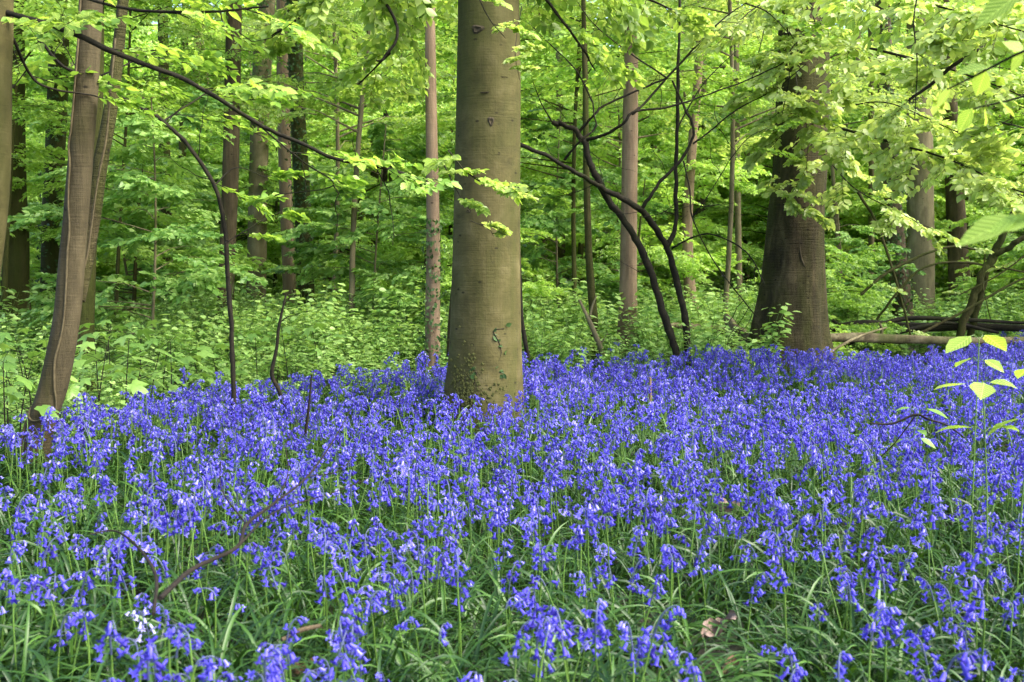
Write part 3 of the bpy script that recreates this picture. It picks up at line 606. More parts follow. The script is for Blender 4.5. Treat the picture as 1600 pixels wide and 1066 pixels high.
# black multi stemmed tree
rt = thing('multi_stemmed_tree', 'black crooked multi-stemmed small tree spreading its bare limbs right of the big beech', 'tree', tuple(base_at(1066, 9.5)))
def st(path, D, r): return ([(x, y, D + d) for x, y, d in path], r)
S = [([(1066, 640, 9.5), (1060, 565, 9.5), (1040, 500, 9.5), (1015, 420, 9.45), (985, 360, 9.4), (950, 310, 9.35), (925, 262, 9.3), (908, 215, 9.3), (885, 198, 9.3), (862, 190, 9.3)], .056, .028),
     ([(1078, 640, 9.6), (1076, 565, 9.6), (1070, 500, 9.6), (1055, 430, 9.6), (1040, 385, 9.55), (1012, 340, 9.4), (985, 318, 9.3), (930, 288, 9.15), (880, 258, 9.05), (818, 228, 9.0), (770, 210, 9.0)], .052, .022),
     ([(1040, 390, 9.55), (1055, 355, 9.6), (1056, 290, 9.6), (1058, 200, 9.6), (1060, 105, 9.6), (1062, 0, 9.6)], .034, .016),
     ([(1000, 328, 9.35), (1018, 305, 9.3), (1032, 283, 9.3), (1060, 255, 9.3), (1080, 222, 9.3), (1083, 198, 9.3), (1068, 165, 9.3), (1050, 126, 9.3)], .024, .012),
     ([(915, 220, 9.3), (945, 210, 9.2), (975, 192, 9.1), (990, 175, 9.1), (1040, 168, 9.1), (1100, 150, 9.1), (1180, 120, 9.1), (1230, 95, 9.1)], .022, .006),
     ([(905, 205, 9.3), (930, 178, 9.2), (945, 165, 9.2), (1000, 140, 9.2), (1042, 122, 9.2)], .018, .010),
     ([(882, 250, 9.1), (905, 222, 9.0), (930, 200, 9.0), (928, 180, 9.0), (926, 160, 9.0)], .016, .008),
     ([(988, 178, 9.1), (1010, 158, 9.2), (1080, 80, 9.3), (1130, 30, 9.3), (1165, 5, 9.3)], .018, .007),
     ([(1083, 225, 9.3), (1110, 205, 9.3), (1150, 172, 9.3), (1210, 140, 9.3), (1260, 100, 9.3)], .012, .005),
     ([(1068, 252, 9.3), (1078, 300, 9.2), (1082, 340, 9.1), (1110, 400, 9.1), (1150, 455, 9.1), (1182, 495, 9.1)], .010, .007),
     ([(1050, 388, 9.6), (1080, 372, 9.5), (1110, 366, 9.4), (1150, 382, 9.3), (1175, 405, 9.2), (1195, 445, 9.1)], .013, .006),
     ([(1082, 340, 9.1), (1110, 300, 9.0), (1140, 250, 9.0)], .008, .004),
     ([(1005, 340, 9.3), (1040, 330, 9.3), (1070, 300, 9.3)], .007, .003),
     ([(950, 310, 9.3), (945, 290, 9.3), (935, 250, 9.3), (948, 245, 9.3)], .006, .003)]
limbs(rt, [(p, a, c, 0, (1, 1), 0) for p, a, c in S], bark='dark_bark', wname='stem', seed=51, thin=.72, twiggy=3)
limbs(rt, [([(926, 160, 9.0), (900, 110, 8.9), (860, 70, 8.8), (830, 40, 8.7)], .008, .003, 4, (.6, .9), -.1), ([(1042, 122, 9.2), (980, 80, 9.0), (930, 40, 8.8), (900, 0, 8.7)], .008, .003, 4.5, (.6, .9), -.1),
           ([(1062, 0, 9.6), (1020, -30, 9.4), (980, -40, 9.2)], .008, .003, 4, (.6, .9), -.1), ([(862, 190, 9.3), (845, 160, 9.1), (830, 120, 9.0)], .008, .003, 4, (.5, .8), -.15),
           ([(1058, 200, 9.6), (1100, 130, 9.8), (1150, 80, 10)], .008, .003, 4, (.6, .9), -.05), ([(1165, 5, 9.3), (1200, 20, 9.2), (1240, 60, 9.0)], .008, .003, 4, (.6, .9), .05),
           ([(1140, 250, 9.0), (1170, 215, 9), (1200, 200, 9)], .005, .002, 4, (.5, .7), 0), ([(930, 288, 9.15), (900, 300, 9.2), (860, 310, 9.3)], .005, .002, 3, (.4, .6), -.05)], 'leaf_mid', seed=52, bark='dark_bark')
# branches of the broad right trunk
limbs(T2, [([(1270, 190, 10.2), (1330, 205, 9.2), (1400, 225, 8.6), (1480, 248, 8.2), (1560, 285, 8.0), (1620, 310, 7.8)], .022, .006, 11, (.6, .9), .12),
           ([(1260, 60, 10.2), (1330, 70, 9.2), (1420, 90, 8.4), (1520, 120, 7.8), (1620, 160, 7.4)], .025, .007, 7, (.7, 1.0), .1),
           ([(1250, -60, 10.2), (1310, -40, 9.0), (1400, -10, 8.0), (1500, 20, 7.4), (1600, 50, 7.0)], .025, .007, 7, (.7, 1.0), .08),
           ([(1230, -60, 10.2), (1225, 0, 9.6), (1232, 60, 9.4), (1233, 120, 9.3), (1222, 180, 9.3)], .014, .005, 5, (.4, .6), .05),
           ([(1260, -40, 10.2), (1270, 20, 9.5), (1290, 90, 9.2), (1300, 150, 9.2)], .012, .004, 5, (.4, .6), .05),
           ([(1240, 100, 10.1), (1250, 160, 9.6), (1262, 210, 9.5), (1260, 270, 9.5)], .010, .004, 6, (.4, .6), .1),
           ([(1300, 130, 10), (1250, 180, 9.4), (1205, 230, 9.3)], .008, .003, 9, (.4, .7), .1), ([(1310, 170, 10), (1380, 160, 9), (1460, 190, 8.6), (1540, 230, 8.4)], .012, .004, 7, (.6, .9), .1),
           ([(1300, 20, 10), (1250, 60, 9.3), (1215, 120, 9.2), (1225, 170, 9.2)], .008, .003, 8, (.4, .6), .1), ([(1215, 270, 10), (1225, 300, 9.7), (1245, 320, 9.6)], .004, .002, 8, (.25, .35), .15),
           ([(1250, 260, 10.1), (1240, 300, 9.7), (1260, 330, 9.6), (1280, 350, 9.6)], .006, .003, 6, (.3, .45), .12),
           ([(1280, 230, 10.3), (1330, 290, 9.8), (1400, 330, 9.6), (1460, 360, 9.4)], .012, .004, 6, (.5, .8), .1),
           ([(1230, -20, 10.2), (1170, 20, 9.6), (1120, 70, 9.2)], .014, .005, 5, (.6, .9), .1),
           ([(1200, 20, 9.9), (1180, 110, 9.7), (1170, 190, 9.7)], .008, .003, 4, (.4, .7), .05)], 'leaf_bright', near=300, seed=61, thin=.6, sprays=SPRAYS_HANG)
# single bare branch high on the right
rt = thing('young_tree', 'slim young tree right of frame reaching one dark bare bough in among bright leaves', 'tree', tuple(base_at(1760, 8.5)))
limbs(rt, [([(1760, 640, 8.5), (1745, 450, 8.5), (1730, 200, 8.5), (1720, 0, 8.5), (1725, -300, 8.5)], .05, .03, 0, (1, 1), 0)], bark='dark_bark', wname='trunk')
limbs(rt, [([(1730, 150, 8.5), (1640, 60, 8.0), (1550, 70, 7.6), (1500, 95, 7.5), (1460, 128, 7.5), (1420, 158, 7.5)], .022, .010, 2, (.4, .6), .2),
           ([(1722, 0, 8.5), (1650, -20, 7.8), (1560, 10, 7.2), (1480, 30, 6.9)], .016, .005, 5, (.6, .9), .22), ([(1440, -40, 7), (1428, 30, 7), (1433, 100, 7), (1429, 185, 7)], .006, .003, 2.5, (.4, .6), .2),
           ([(1735, 300, 8.5), (1650, 220, 8.0), (1560, 190, 7.8)], .012, .004, 5, (.6, .8), .15)], 'leaf_bright', seed=62, sprays=SPRAYS_HANG)
# leaning stems on the right
rt = thing('leaning_shrub', 'pair of leaning olive stems forking upward at the right above the fallen branches', 'shrub', tuple(base_at(1512, 12.5)))
limbs(rt, [([(1488, 590, 12.4), (1500, 520, 12.4), (1520, 470, 12.4), (1535, 430, 12.4), (1552, 398, 12.4), (1575, 350, 12.3), (1600, 290, 12.2), (1640, 200, 12)], .055, .03, 0, (1, 1), 0),
           ([(1508, 590, 12.6), (1520, 510, 12.6), (1535, 450, 12.5), (1550, 405, 12.4), (1580, 385, 12.3), (1605, 368, 12.2), (1700, 320, 12)], .05, .028, 0, (1, 1), 0),
           ([(1370, 500, 12.5), (1400, 460, 12.4), (1440, 420, 12.4), (1500, 410, 12.4), (1600, 425, 12.4), (1690, 440, 12.4)], .016, .012, 0, (1, 1), 0),
           ([(1345, 460, 12), (1380, 430, 12), (1420, 408, 12), (1460, 392, 12), (1500, 385, 12), (1540, 395, 12)], .02, .01, 1.0, (.3, .5), .1),
           ([(1440, 520, 12.2), (1500, 490, 12.2), (1560, 455, 12.2), (1620, 425, 12.2)], .018, .012, 0, (1, 1), 0),
           ([(1540, 395, 12), (1535, 440, 12), (1548, 500, 12)], .008, .005, 0, (1, 1), 0),
           ([(1340, 300, 12), (1370, 350, 12), (1400, 440, 12), (1425, 530, 12)], .018, .012, 0.8, (.3, .5), .1),
           ([(1600, 400, 12.2), (1560, 430, 12.2), (1500, 460, 12.2)], .012, .006, 1.5, (.3, .5), .1)], 'leaf_bright', bark='mossy_bark', seed=63, wname='stem')

# ------------------------------------------------------------------ understory fill
occ = []
def put_understory(kind, x, y, s, rz, seed, label=None):
    st_, fo = KINDS[kind]; z = float(gz(x, y))
    nm = ['young_beech', 'young_beech', 'understory_tree', 'tall_understory_tree', 'leafy_bush', 'small_beech', 'small_beech', 'broad_leaved_bush'][kind]
    lab = ['low leafy young beech among the wood behind the bluebells', 'low leafy young beech among the wood behind the bluebells', 'middle-sized leafy tree in the green wood beyond the bluebells',
           'tall leafy tree at the back of the green wood', 'knee to shoulder high leafy bush beyond the bluebells', '', '', ''][kind]
    grp = ['young beeches behind the bluebells', 'young beeches behind the bluebells', 'middle-sized trees in the wood', 'tall trees at the back of the wood', 'bushes beyond the bluebells', 'small beeches spreading layered branches behind the nearest trunks', 'small beeches spreading layered branches behind the nearest trunks', 'large-leaved bushes before the wood'][kind]
    if not label:
        px = 800 + 1600 * x / y; short = ['low leafy young beech', 'leafy young beech', 'middle-sized leafy tree', 'tall leafy tree', 'waist-high leafy bush', '', '', ''][kind]
        where = next(t for lim, t in ((0, 'beyond the left edge'), (130, 'left of the leaning vine-wound tree'), (365, 'between the leaning tree and the arching sapling'), (560, 'right of the arching black sapling'), (760, 'just left of the big beech'),
                 (1060, 'between the big beech and the black multi-stemmed tree'), (1240, 'between the multi-stemmed tree and the broad trunk'), (1420, 'just right of the broad buttressed trunk'), (1600, 'above the leaning stems at right'), (9e9, 'beyond the right edge')) if px < lim)
        lab = short + ', ' + ('deep in the wood ' if y > 24 else '') + where
    lab = label or lab
    r = thing(nm, lab, 'bush' if kind == 4 else 'tree', (x, y, z), grp, rz); r.scale = (s, s, s)
    link('trunk' if kind != 4 else 'stem', st_, r); link('crown' if kind != 4 else 'foliage', fo, r)
g = np.random.default_rng(77)
def scatter(kind, D0, D1, n, mind, s=(.8, 1.2), pxr=(-350, 1950), fixed=None):
    k = 0; tries = 0
    while k < n and tries < n * 120:
        tries += 1
        D = math.sqrt(g.uniform(D0 ** 2, D1 ** 2)); px = g.uniform(*pxr); x = (px - 800) / 1600 * D
        if any(D < q[2] + .3 and abs((px - 800) - (q[1][2][0] - 800)) < 1600 * [1.1, 1.3, 1.4, 1.4, .7][kind] / D + 8 for q in BG) : continue
        if any((x - a) ** 2 + (D - b_) ** 2 < mind ** 2 for a, b_ in occ): continue
        occ.append((x, D)); put_understory(kind, x, D, g.uniform(*s), g.uniform(0, 6.28), k); k += 1
for px, D, kd, sc_, lb in ((560, 12.5, 5, 1.0, 'bright layered small beech filling the gap left of the big beech'), (190, 12.0, 6, .75, 'green small beech between the leaning tree and the arching black sapling'), (905, 13.5, 6, 1.0, 'green small beech just behind the bare black multi-stemmed tree'),
      (1130, 14, 5, 1.0, 'bright small beech between the multi-stemmed tree and the broad trunk'), (1310, 21, 5, 1.2, 'bright small beech just right of the broad buttressed trunk'), (1950, 15, 5, 1.0, 'bright small beech beyond the right edge, well behind the leaning stems'),
      (228, 10.6, 7, .68, 'tall broad-leaved bush left of the arching black sapling'), (205, 15.5, 7, .9, 'broad-leaved bush just behind the arching black sapling'), (1325, 15.5, 7, .5, 'broad-leaved bush right beside the broad buttressed trunk'), (590, 13, 7, .7, 'low broad-leaved bush left of the pale ivy-patched trunk'), (880, 14.5, 7, .8, 'broad-leaved bush behind the forked dead branch'),
      (20, 11.5, 6, 1.0, 'green small beech behind the trunk cut off by the left edge'), (520, 18, 5, 1.1, 'bright small beech right of the pair of slim trunks left of centre'), (-200, 10, 6, 1, 'green small beech just out past the left edge'), (2080, 11, 5, 1, 'bright small beech just out past the right edge')):
    occ.append(((px - 800) / 1600 * D, D)); put_understory(kd, (px - 800) / 1600 * D, D, sc_, px * .37, 0, lb)
scatter(0, 17, 25, 30, 1.5)
scatter(1, 19, 29, 34, 1.7)
scatter(2, 24, 38, 36, 2.2)
scatter(3, 34, 52, 40, 2.6)
scatter(4, 11.5, 17, 16, 1.3, (.5, .9))
# far wood mass
b = []
FAR = bpy.data.meshes.new('far_wood_points')

# ------------------------------------------------------------------ geometry node scatter
def scatter_object(name, pts, rot, scl, idx, protos, label, kind='stuff'):
    me = bpy.data.meshes.new(name); n = len(pts); me.vertices.add(n); me.vertices.foreach_set('co', np.asarray(pts, np.float32).ravel())
    a = me.attributes.new('rot', 'FLOAT_VECTOR', 'POINT'); a.data.foreach_set('vector', np.asarray(rot, np.float32).ravel())
    a = me.attributes.new('scl', 'FLOAT', 'POINT'); a.data.foreach_set('value', np.asarray(scl, np.float32))
    a = me.attributes.new('idx', 'INT', 'POINT'); a.data.foreach_set('value', np.asarray(idx, np.int32))
    ob = link(name, me)
    pc = bpy.data.collections.new(name + '_kinds')
    for k, pm in enumerate(protos): pc.objects.link(bpy.data.objects.new('%s_kind_%02d' % (name, k), pm))
    ng = bpy.data.node_groups.new(name, 'GeometryNodeTree')
    ng.interface.new_socket('Geometry', in_out='INPUT', socket_type='NodeSocketGeometry'); ng.interface.new_socket('Geometry', in_out='OUTPUT', socket_type='NodeSocketGeometry')
    N = ng.nodes; L = ng.links; gi = N.new('NodeGroupInput'); go = N.new('NodeGroupOutput')
    ci = N.new('GeometryNodeCollectionInfo'); ci.inputs['Collection'].default_value = pc; ci.inputs['Separate Children'].default_value = True; ci.inputs['Reset Children'].default_value = True
    ip = N.new('GeometryNodeInstanceOnPoints'); ip.inputs['Pick Instance'].default_value = True
    def na(nm, ty):
        x = N.new('GeometryNodeInputNamedAttribute'); x.data_type = ty; x.inputs[0].default_value = nm; return x.outputs[0]
    L.new(gi.outputs[0], ip.inputs['Points']); L.new(ci.outputs[0], ip.inputs['Instance']); L.new(na('idx', 'INT'), ip.inputs['Instance Index'])
    L.new(na('rot', 'FLOAT_VECTOR'), ip.inputs['Rotation']); L.new(na('scl', 'FLOAT'), ip.inputs['Scale']); L.new(ip.outputs[0], go.inputs[0])
    md = ob.modifiers.new('scatter', 'NODES'); md.node_group = ng
    tag(ob, label, kind=kind); return ob

n = 250; D = np.sqrt(g.uniform(42 ** 2, 95 ** 2, n)); x = g.uniform(-.75, .75, n) * D
scatter_object('far_woodland', np.stack([x, D, gz(x, D)], 1), np.stack([np.zeros(n), np.zeros(n), g.uniform(0, 6.28, n)], 1), g.uniform(.9, 1.5, n), g.integers(0, 4, n), [KINDS[3][1], KINDS[2][1], KINDS[1][1], KINDS[1][1]], 'dense green wall of leaves far back in the wood')

# ------------------------------------------------------------------ undergrowth (low herbs, bramble, seedlings)
def herb(seed, H=.6, n=9, leaf=.09, tmpl=LEAF8, mat='herb'):
    g = np.random.default_rng(seed); b = Bag(); L = dict(pos=[], ax=[], nm=[], size=[], rnd=[])
    for s_ in range(4):
        az = g.uniform(0, 6.28); ln = g.uniform(.1, .35); h = H * g.uniform(.6, 1.1)
        P = np.array([[0, 0, 0], [math.cos(az) * ln * .2 * h, math.sin(az) * ln * .2 * h, h * .5], [math.cos(az) * ln * h, math.sin(az) * ln * h, h]])
        add_tube(b, P, [.004, .003, .002], 4, 1, n=5, cap=False); Q = spline(P, 20)
        for k in range(n):
            t = .25 + .75 * k / (n - 1); p = Q[int(t * 19)]; a2 = k * 2.4 + g.normal(0, .3); pet = g.uniform(.04, .12)
            for q in range(2):
                a3 = a2 + q * 3.14; d = np.array([math.cos(a3), math.sin(a3), g.uniform(-.1, .3)])
                L['pos'].append(p + d * pet * .5); L['ax'].append(d + [0, 0, -.25]); L['nm'].append(np.array([0, 0, 1]) + g.normal(0, .25, 3)); L['size'].append(leaf * g.uniform(.6, 1.25)); L['rnd'].append(np.clip(g.normal(.5 + .2 * t, .2), 0, 1))
    V, F, A = leaf_geo({k: np.array(v_) for k, v_ in L.items()}, tmpl); b.add(V, F, 0, A)
    return b.mesh('herb', [M[mat], M['stem']])
HERBS = [herb(1), herb(2, .5, 8, .08), herb(3, .8, 10, .08), herb(4, .45, 6, .12, MAPLE), herb(5, .7, 9, .07), herb(6, .35, 5, .11, MAPLE)]
def edge_top(px):   # picture height of the far edge of the carpet (flower tops)
    return np.interp(px, [-200, 0, 100, 200, 300, 420, 600, 700, 850, 1000, 1150, 1300, 1450, 1550, 1650, 1900], [690, 672, 650, 622, 600, 586, 577, 568, 556, 553, 553, 554, 545, 520, 500, 492])
def edge_D(px): return (1.2 - .34) * 1600 / (edge_top(px) - 410)
n = 7500; D = 6 + 26 * g.random(n) ** 1.2; px = g.uniform(-300, 1900, n); x = (px - 800) / 1600 * D
ok = D > edge_D(px) * (1.0 + .10 * noise2(x * 1.5, D * 1.5)) - .2
ok &= ~((px > 1260) & (D < 12.8) & (D > 9)); x, D = x[ok], D[ok]; n = len(x); sc_ = g.uniform(.6, 1.15, n) * (1 + .2 * noise2(x, D, 3)) * np.clip((D - 5) / 6, .45, 1)
scatter_object('undergrowth', np.stack([x, D, gz(x, D)], 1), np.stack([g.normal(0, .1, n), g.normal(0, .1, n), g.uniform(0, 6.28, n)], 1), sc_, np.where(D < 10, g.integers(0, 6, n), g.choice([0, 1, 2, 4], n)), HERBS, 'fresh green undergrowth of low leafy plants behind the bluebells')

# ------------------------------------------------------------------ bluebells
def bell_geo(open_=1.0, L=.019):
    seg = 6; rings = [(0, .0016), (.12, .0032), (.45, .0040), (.72, .0043 * (.9 + .1 * open_)), (.86, .0056 * (.7 + .3 * open_)), (1.0, .0102 * (.38 + .62 * open_)), (.86, .0135 * (.25 + .75 * open_))]
    V = []
    for k, (t, r) in enumerate(rings):
        for j in range(seg):
            a = j * math.pi / 3; rr = r
            V.append([rr * math.cos(a), rr * math.sin(a), -t * L])
    base = len(V)
    F = []
    for k in range(4):
        for j in range(seg):
            a, b_ = k * seg + j, k * seg + (j + 1) % seg; F.append([a, b_, b_ + seg, a + seg])
    V = np.array(V); T = []
    # petal lips: ring 4 between points, tips on ring 5/6
    Vl = list(V[:5 * seg]); 
    for j in range(seg):
        a = (j + .5) * math.pi / 3; m1 = rings[5]; m2 = rings[6]
        i1 = len(Vl); Vl.append(np.array([m1[1] * math.cos(a), m1[1] * math.sin(a), -m1[0] * L])); Vl.append(np.array([m2[1] * math.cos(a), m2[1] * math.sin(a), -m2[0] * L]))
        a_, b_ = 4 * seg + j, 4 * seg + (j + 1) % seg; T += [[a_, b_, i1], [a_, i1, i1 + 1], [b_, i1 + 1, i1]]
    return np.array(Vl), np.array(F), np.array(T)
BELL = [bell_geo(1.0), bell_geo(.7, .018), bell_geo(.1, .013)]
def mat3(z_axis, spin):
    z = norm(np.asarray(z_axis, float)); x = np.cross([0.3, 1, 0.1], z); x = norm(x); y = np.cross(z, x)
    c, s = math.cos(spin), math.sin(spin); return np.stack([x * c + y * s, -x * s + y * c, z], 1)
def make_bluebell(seed):
    g = np.random.default_rng(seed); H = g.uniform(.26, .40); d = np.array([1, 0, 0.])
    nb = g.integers(5, 14); rl = .0075 * nb + .016
    P = [[0, 0, -.03], [.004, 0, H * .4], [.008, .004, H * .7], [.014, .002, H - rl * .5], [.024, 0, H - rl * .2], [.044, 0, H - .006], [.062, 0, H - .024]]
    P = spline(np.array(P), 24); bells = []
    seglen = np.concatenate([[0], np.cumsum(np.linalg.norm(np.diff(P, axis=0), axis=1))]); tot = seglen[-1]
    for k in range(nb):
        t = tot - rl * 1.15 * (1 - (k + .0) / nb) ; p = np.array([np.interp(t, seglen, P[:, c]) for c in range(3)])
        az = g.normal(0, .95) + (1.6 if k % 2 else -1.6) * .45; out = np.array([math.cos(az), math.sin(az), 0])
        young = k / nb; ped = .019 * (1 - .45 * young) * g.uniform(.7, 1.2) ; q = p + out * ped + [0, 0, .002]
        lean = .75 - .35 * young; axis = -norm(out * g.uniform(.25, 1.3) * 1.0 + np.array([0, 0, -1.0]))
        sc = g.uniform(.85, 1.15) * (1 - .25 * young); kind = 0 if young < .55 else (1 if young < .85 else 2)
        bells.append((q, mat3(axis, g.uniform(0, 6)), sc, kind, p, float(np.clip(g.normal(.45 + .2 * young, .22), 0, 1))))
    return dict(P=P, bells=bells, H=H)
def strap_leaf(seed, L=None, w=None):
    g = np.random.default_rng(seed); L = L or g.uniform(.2, .34); w = w or g.uniform(.0055, .010); n = 9; up = g.uniform(.45, 1.4)
    x = z = 0; V = []; F = []; e = up; tw = g.normal(0, .5); yy = g.normal(0, .04)
    for k in range(n):
        t = k / (n - 1); ww = w * (1 - .25 * (1 - t)) * min(1, (1 - t) * 3.2) * .5 + .0006; a = tw * t
        lat = np.array([-math.sin(e) * math.sin(a), math.cos(a), math.cos(e) * math.sin(a)]); c = np.array([x, yy * t * t, z]); up_ = np.array([-math.sin(e), 0, math.cos(e)])
        V += [c - lat * ww + up_ * ww * .35, c, c + lat * ww + up_ * ww * .35]
        x += math.cos(e) * L / (n - 1); z += math.sin(e) * L / (n - 1); e -= g.uniform(.7, 1.5) / n * (2.2 * t + .5) * (1.3 if up > .8 else 1)
        if z < .01: e = max(e, -.1)
    for k in range(n - 1): F += [[3 * k, 3 * k + 1, 3 * k + 4, 3 * k + 3], [3 * k + 1, 3 * k + 2, 3 * k + 5, 3 * k + 4]]
    return np.array(V), np.array(F)
BB = [make_bluebell(300 + k) for k in range(12)]
def bb_stem(b, B, m):
    n_ = len(B['P']); k_ = min(n_ - 4, int(np.searchsorted(B['P'][:, 2], B['bells'][0][4][2] - .01))); rr = np.interp(np.linspace(0, 1, n_), [0, .6, 1], [.0026, .0021, .001])
    add_tube(b, B['P'][:k_ + 1], rr[:k_ + 1], 5, m, .5, cap=False); add_tube(b, B['P'][k_:], rr[k_:], 5, m + 1, .5, cap=False)
    for q, R3, s_, kd, p, rn in B['bells']: add_tube(b, np.array([p, q]), [.0008, .0007], 3, m + 1, .7, cap=False)
def bb_bells(b, B, m):
    for q, R3, s_, kd, p, rn in B['bells']:
        V, F, T = BELL[kd]; V2 = (V * s_) @ R3.T + q; n0 = b.n; b.add(V2, F, m, rn); b.add(V2, T, m, rn)
PROTO = []; PSTEM = []; PHEAD = []
for B in BB:
    b = Bag(); bb_stem(b, B, 0); bb_bells(b, B, 2); PROTO.append(b.mesh('bluebell', [M['stem'], M['flower_stem'], M['bell']]))
    b = Bag(); bb_stem(b, B, 0); PSTEM.append(b.mesh('stem', [M['stem'], M['flower_stem']]))
    b = Bag(); bb_bells(b, B, 0); PHEAD.append(b.mesh('flower_head', [M['bell']]))
BELLM = []
for kd in range(3):
    row = []
    for rn in (.2, .4, .6, .8):
        V, F, T = BELL[kd]; b = Bag(); b.add(V, F, 0, rn); b.add(V, T, 0, rn); row.append(b.mesh('bell', [M['bell']]))
    BELLM.append(row)
PALE = []
for kd in range(3):
    V, F, T = BELL[kd]; b = Bag(); b.add(V, F, 0, .6); b.add(V, T, 0, .6); PALE.append(b.mesh('bell', [M['bell_pale']]))
LEAFM = []
for k in range(14):
    V, F = strap_leaf(500 + k); b = Bag(); b.add(V, F, 0, random.random()); LEAFM.append(b.mesh('leaf', [M['strap']]))
TUFTS = []
for k in range(8):
    b = Bag(); g2 = np.random.default_rng(600 + k)
    for q in range(8):
        V, F = strap_leaf(700 + k * 20 + q); a = g2.uniform(0, 6.28); c, s_ = math.cos(a), math.sin(a); V = V @ np.array([[c, s_, 0], [-s_, c, 0], [0, 0, 1]]) + [g2.normal(0, .02), g2.normal(0, .02), -.005]
        b.add(V, F, 0, g2.random())
    TUFTS.append(b.mesh('leaf_tuft', [M['strap']]))

DEAD = [(1112, 992, .042, 'pale curled dead leaf lying among green blades at bottom right', 'pale_litter'), (1138, 975, .034, 'greyish dead leaf scrap just behind the pale curled one', 'pale_litter'),
        (1133, 798, .05, 'small tan dead leaf higher up among the bluebells right of centre', 'pale_litter'), (1143, 1052, .035, 'reddish brown dead leaf at the bottom edge below the pale curled one', 'litter'), (470, 1050, .035, 'brown dead leaf at the bottom edge left of centre', 'litter')]
def clear_of(x, D, reach=.26):
    k = np.ones(len(x), bool)
    for q in DEAD:
        Dq = 1.11 * 1600 / (q[1] - 410); xq = (q[0] - 800) / 1600 * Dq; u = (Dq - D) ; sx = xq * D / Dq
        k &= ~((abs(x - sx) < .05) & (u > -.06) & (u < reach))
    return k
# positions
N0 = 52000; g = np.random.default_rng(123)
D = 1.25 + 17.5 * g.random(N0) ** .62; px = g.uniform(-260, 1860, N0); x = (px - 800) / 1600 * (D + .6)
px_ = 800 + x / D * 1600
ed = edge_D(px_)
dens = .95 + .6 * noise2(x * 1.1, D * 1.1, 1) + .7 * noise2(x * 3.3, D * 3.0, 5) + .8 * noise2(x * 8, D * 8, 2)
near = np.clip((D - 2.0) / 3.5, 0, 1); prob = np.clip(dens * (.27 + .30 * near), 0.02, 1)
gc = g.integers(0, 1 << 30); cell = np.floor(x / .17) * 92821 + np.floor((D + .07 * np.sin(x * 9)) / .17) * 68917; cr = np.abs(np.sin(cell * 12.9898) * 43758.5453) % 1
dens = np.clip(dens, .15, 2) * (.1 + 1.9 * cr ** 1.5)
ok = clear_of(x, D, .34) & (D < ed * (1 + .05 * noise2(x * 2, D * 2, 9))) & (g.random(N0) < prob)
wd = D / 18.0   # thin to an even density per square metre
for P_, r_ in ((P1, .34), (P2, .6), (P3, .1)):
    ok &= (x - P_[0][0]) ** 2 + (D - P_[0][1]) ** 2 > r_ ** 2
bx, by = x[ok], D[ok]; area_w = by * 1.33 + .8
keep = g.random(len(bx)) < np.clip(area_w / 13 * (18 / np.clip(by - 1.1, .1, 20)) ** .61 * .62, 0, 1)
bx, by = bx[keep], by[keep]; nB = len(bx); print('bluebells', nB, 'near3', (by < 3).sum(), 'near5', (by < 5).sum())
brz = np.where(g.random(nB) < .5, g.normal(-1.2, 1.3, nB), g.uniform(0, 6.28, nB)); bsc = np.clip(g.normal(.97, .14, nB), .6, 1.3); bid = g.integers(0, 12, nB); btl = g.normal(0, .12, (nB, 2))
bz = gz(bx, by)
# nearest 300 in view as individuals
hy = 410 + 1600 * (1.2 - .3) / by; hx = 800 + 1600 * bx / by
inv = (hx > -30) & (hx < 1630) & (hy < 1150); order = np.argsort(np.where(inv, by, 99)); ind = order[:300]
lab = 'blue violet bluebell with nodding bells in the nearest part of the carpet'
iw = ind[np.argmin(np.hypot(hx[ind] - 235, hy[ind] - 985))]
for c_, i in enumerate(ind):
    r = thing('bluebell', lab, 'flower', (bx[i], by[i], bz[i]), 'bluebells in the foreground'); r.rotation_euler = (btl[i][0], btl[i][1], brz[i]); r.scale = (bsc[i],) * 3
    B = BB[bid[i]]; white = i == iw
    if white: r['label'] = 'single whitish lilac bluebell among the blue ones at the bottom left'; del r['group']
    link('stem', PSTEM[bid[i]], r)
    if c_ < 130 or white:
        for q, R3, s_, kd, p, rn in B['bells']:
            ob = bpy.data.objects.new('bell', PALE[kd] if white else BELLM[kd][min(3, int(rn * 4))]); COL.objects.link(ob); ob.parent = r
            m4 = Matrix([list(R3[a] * s_) + [q[a]] for a in range(3)] + [[0, 0, 0, 1]]); ob.matrix_local = m4
        for q in range(4): link('leaf', LEAFM[random.randrange(14)], r, (0, 0, 0), (0, 0, random.uniform(0, 6.28)))
    else: tag(link('flower_head', PHEAD[bid[i]], r), kind='stuff')
rest = np.ones(nB, bool); rest[ind] = False
scatter_object('bluebell_carpet', np.stack([bx, by, bz], 1)[rest], np.stack([btl[:, 0], btl[:, 1], brz], 1)[rest], bsc[rest], bid[rest], PROTO, 'dense carpet of violet blue bluebells spreading back under the trees')
n = 17000; D = 1.2 + 15 * g.random(n) ** .75; px = g.uniform(-260, 1860, n); x = (px - 800) / 1600 * (D + .6); ok = (D < edge_D(px) * 1.1) & clear_of(x, D, .2); x, D = x[ok], D[ok]; n = len(x)
scatter_object('bluebell_leaves', np.stack([x, D, gz(x, D)], 1), np.stack([g.normal(0, .12, n), g.normal(0, .12, n), g.uniform(0, 6.28, n)], 1), g.uniform(.75, 1.2, n), g.integers(0, 8, n), TUFTS, 'glossy dark green strap leaves carpeting the ground between bluebell stems')

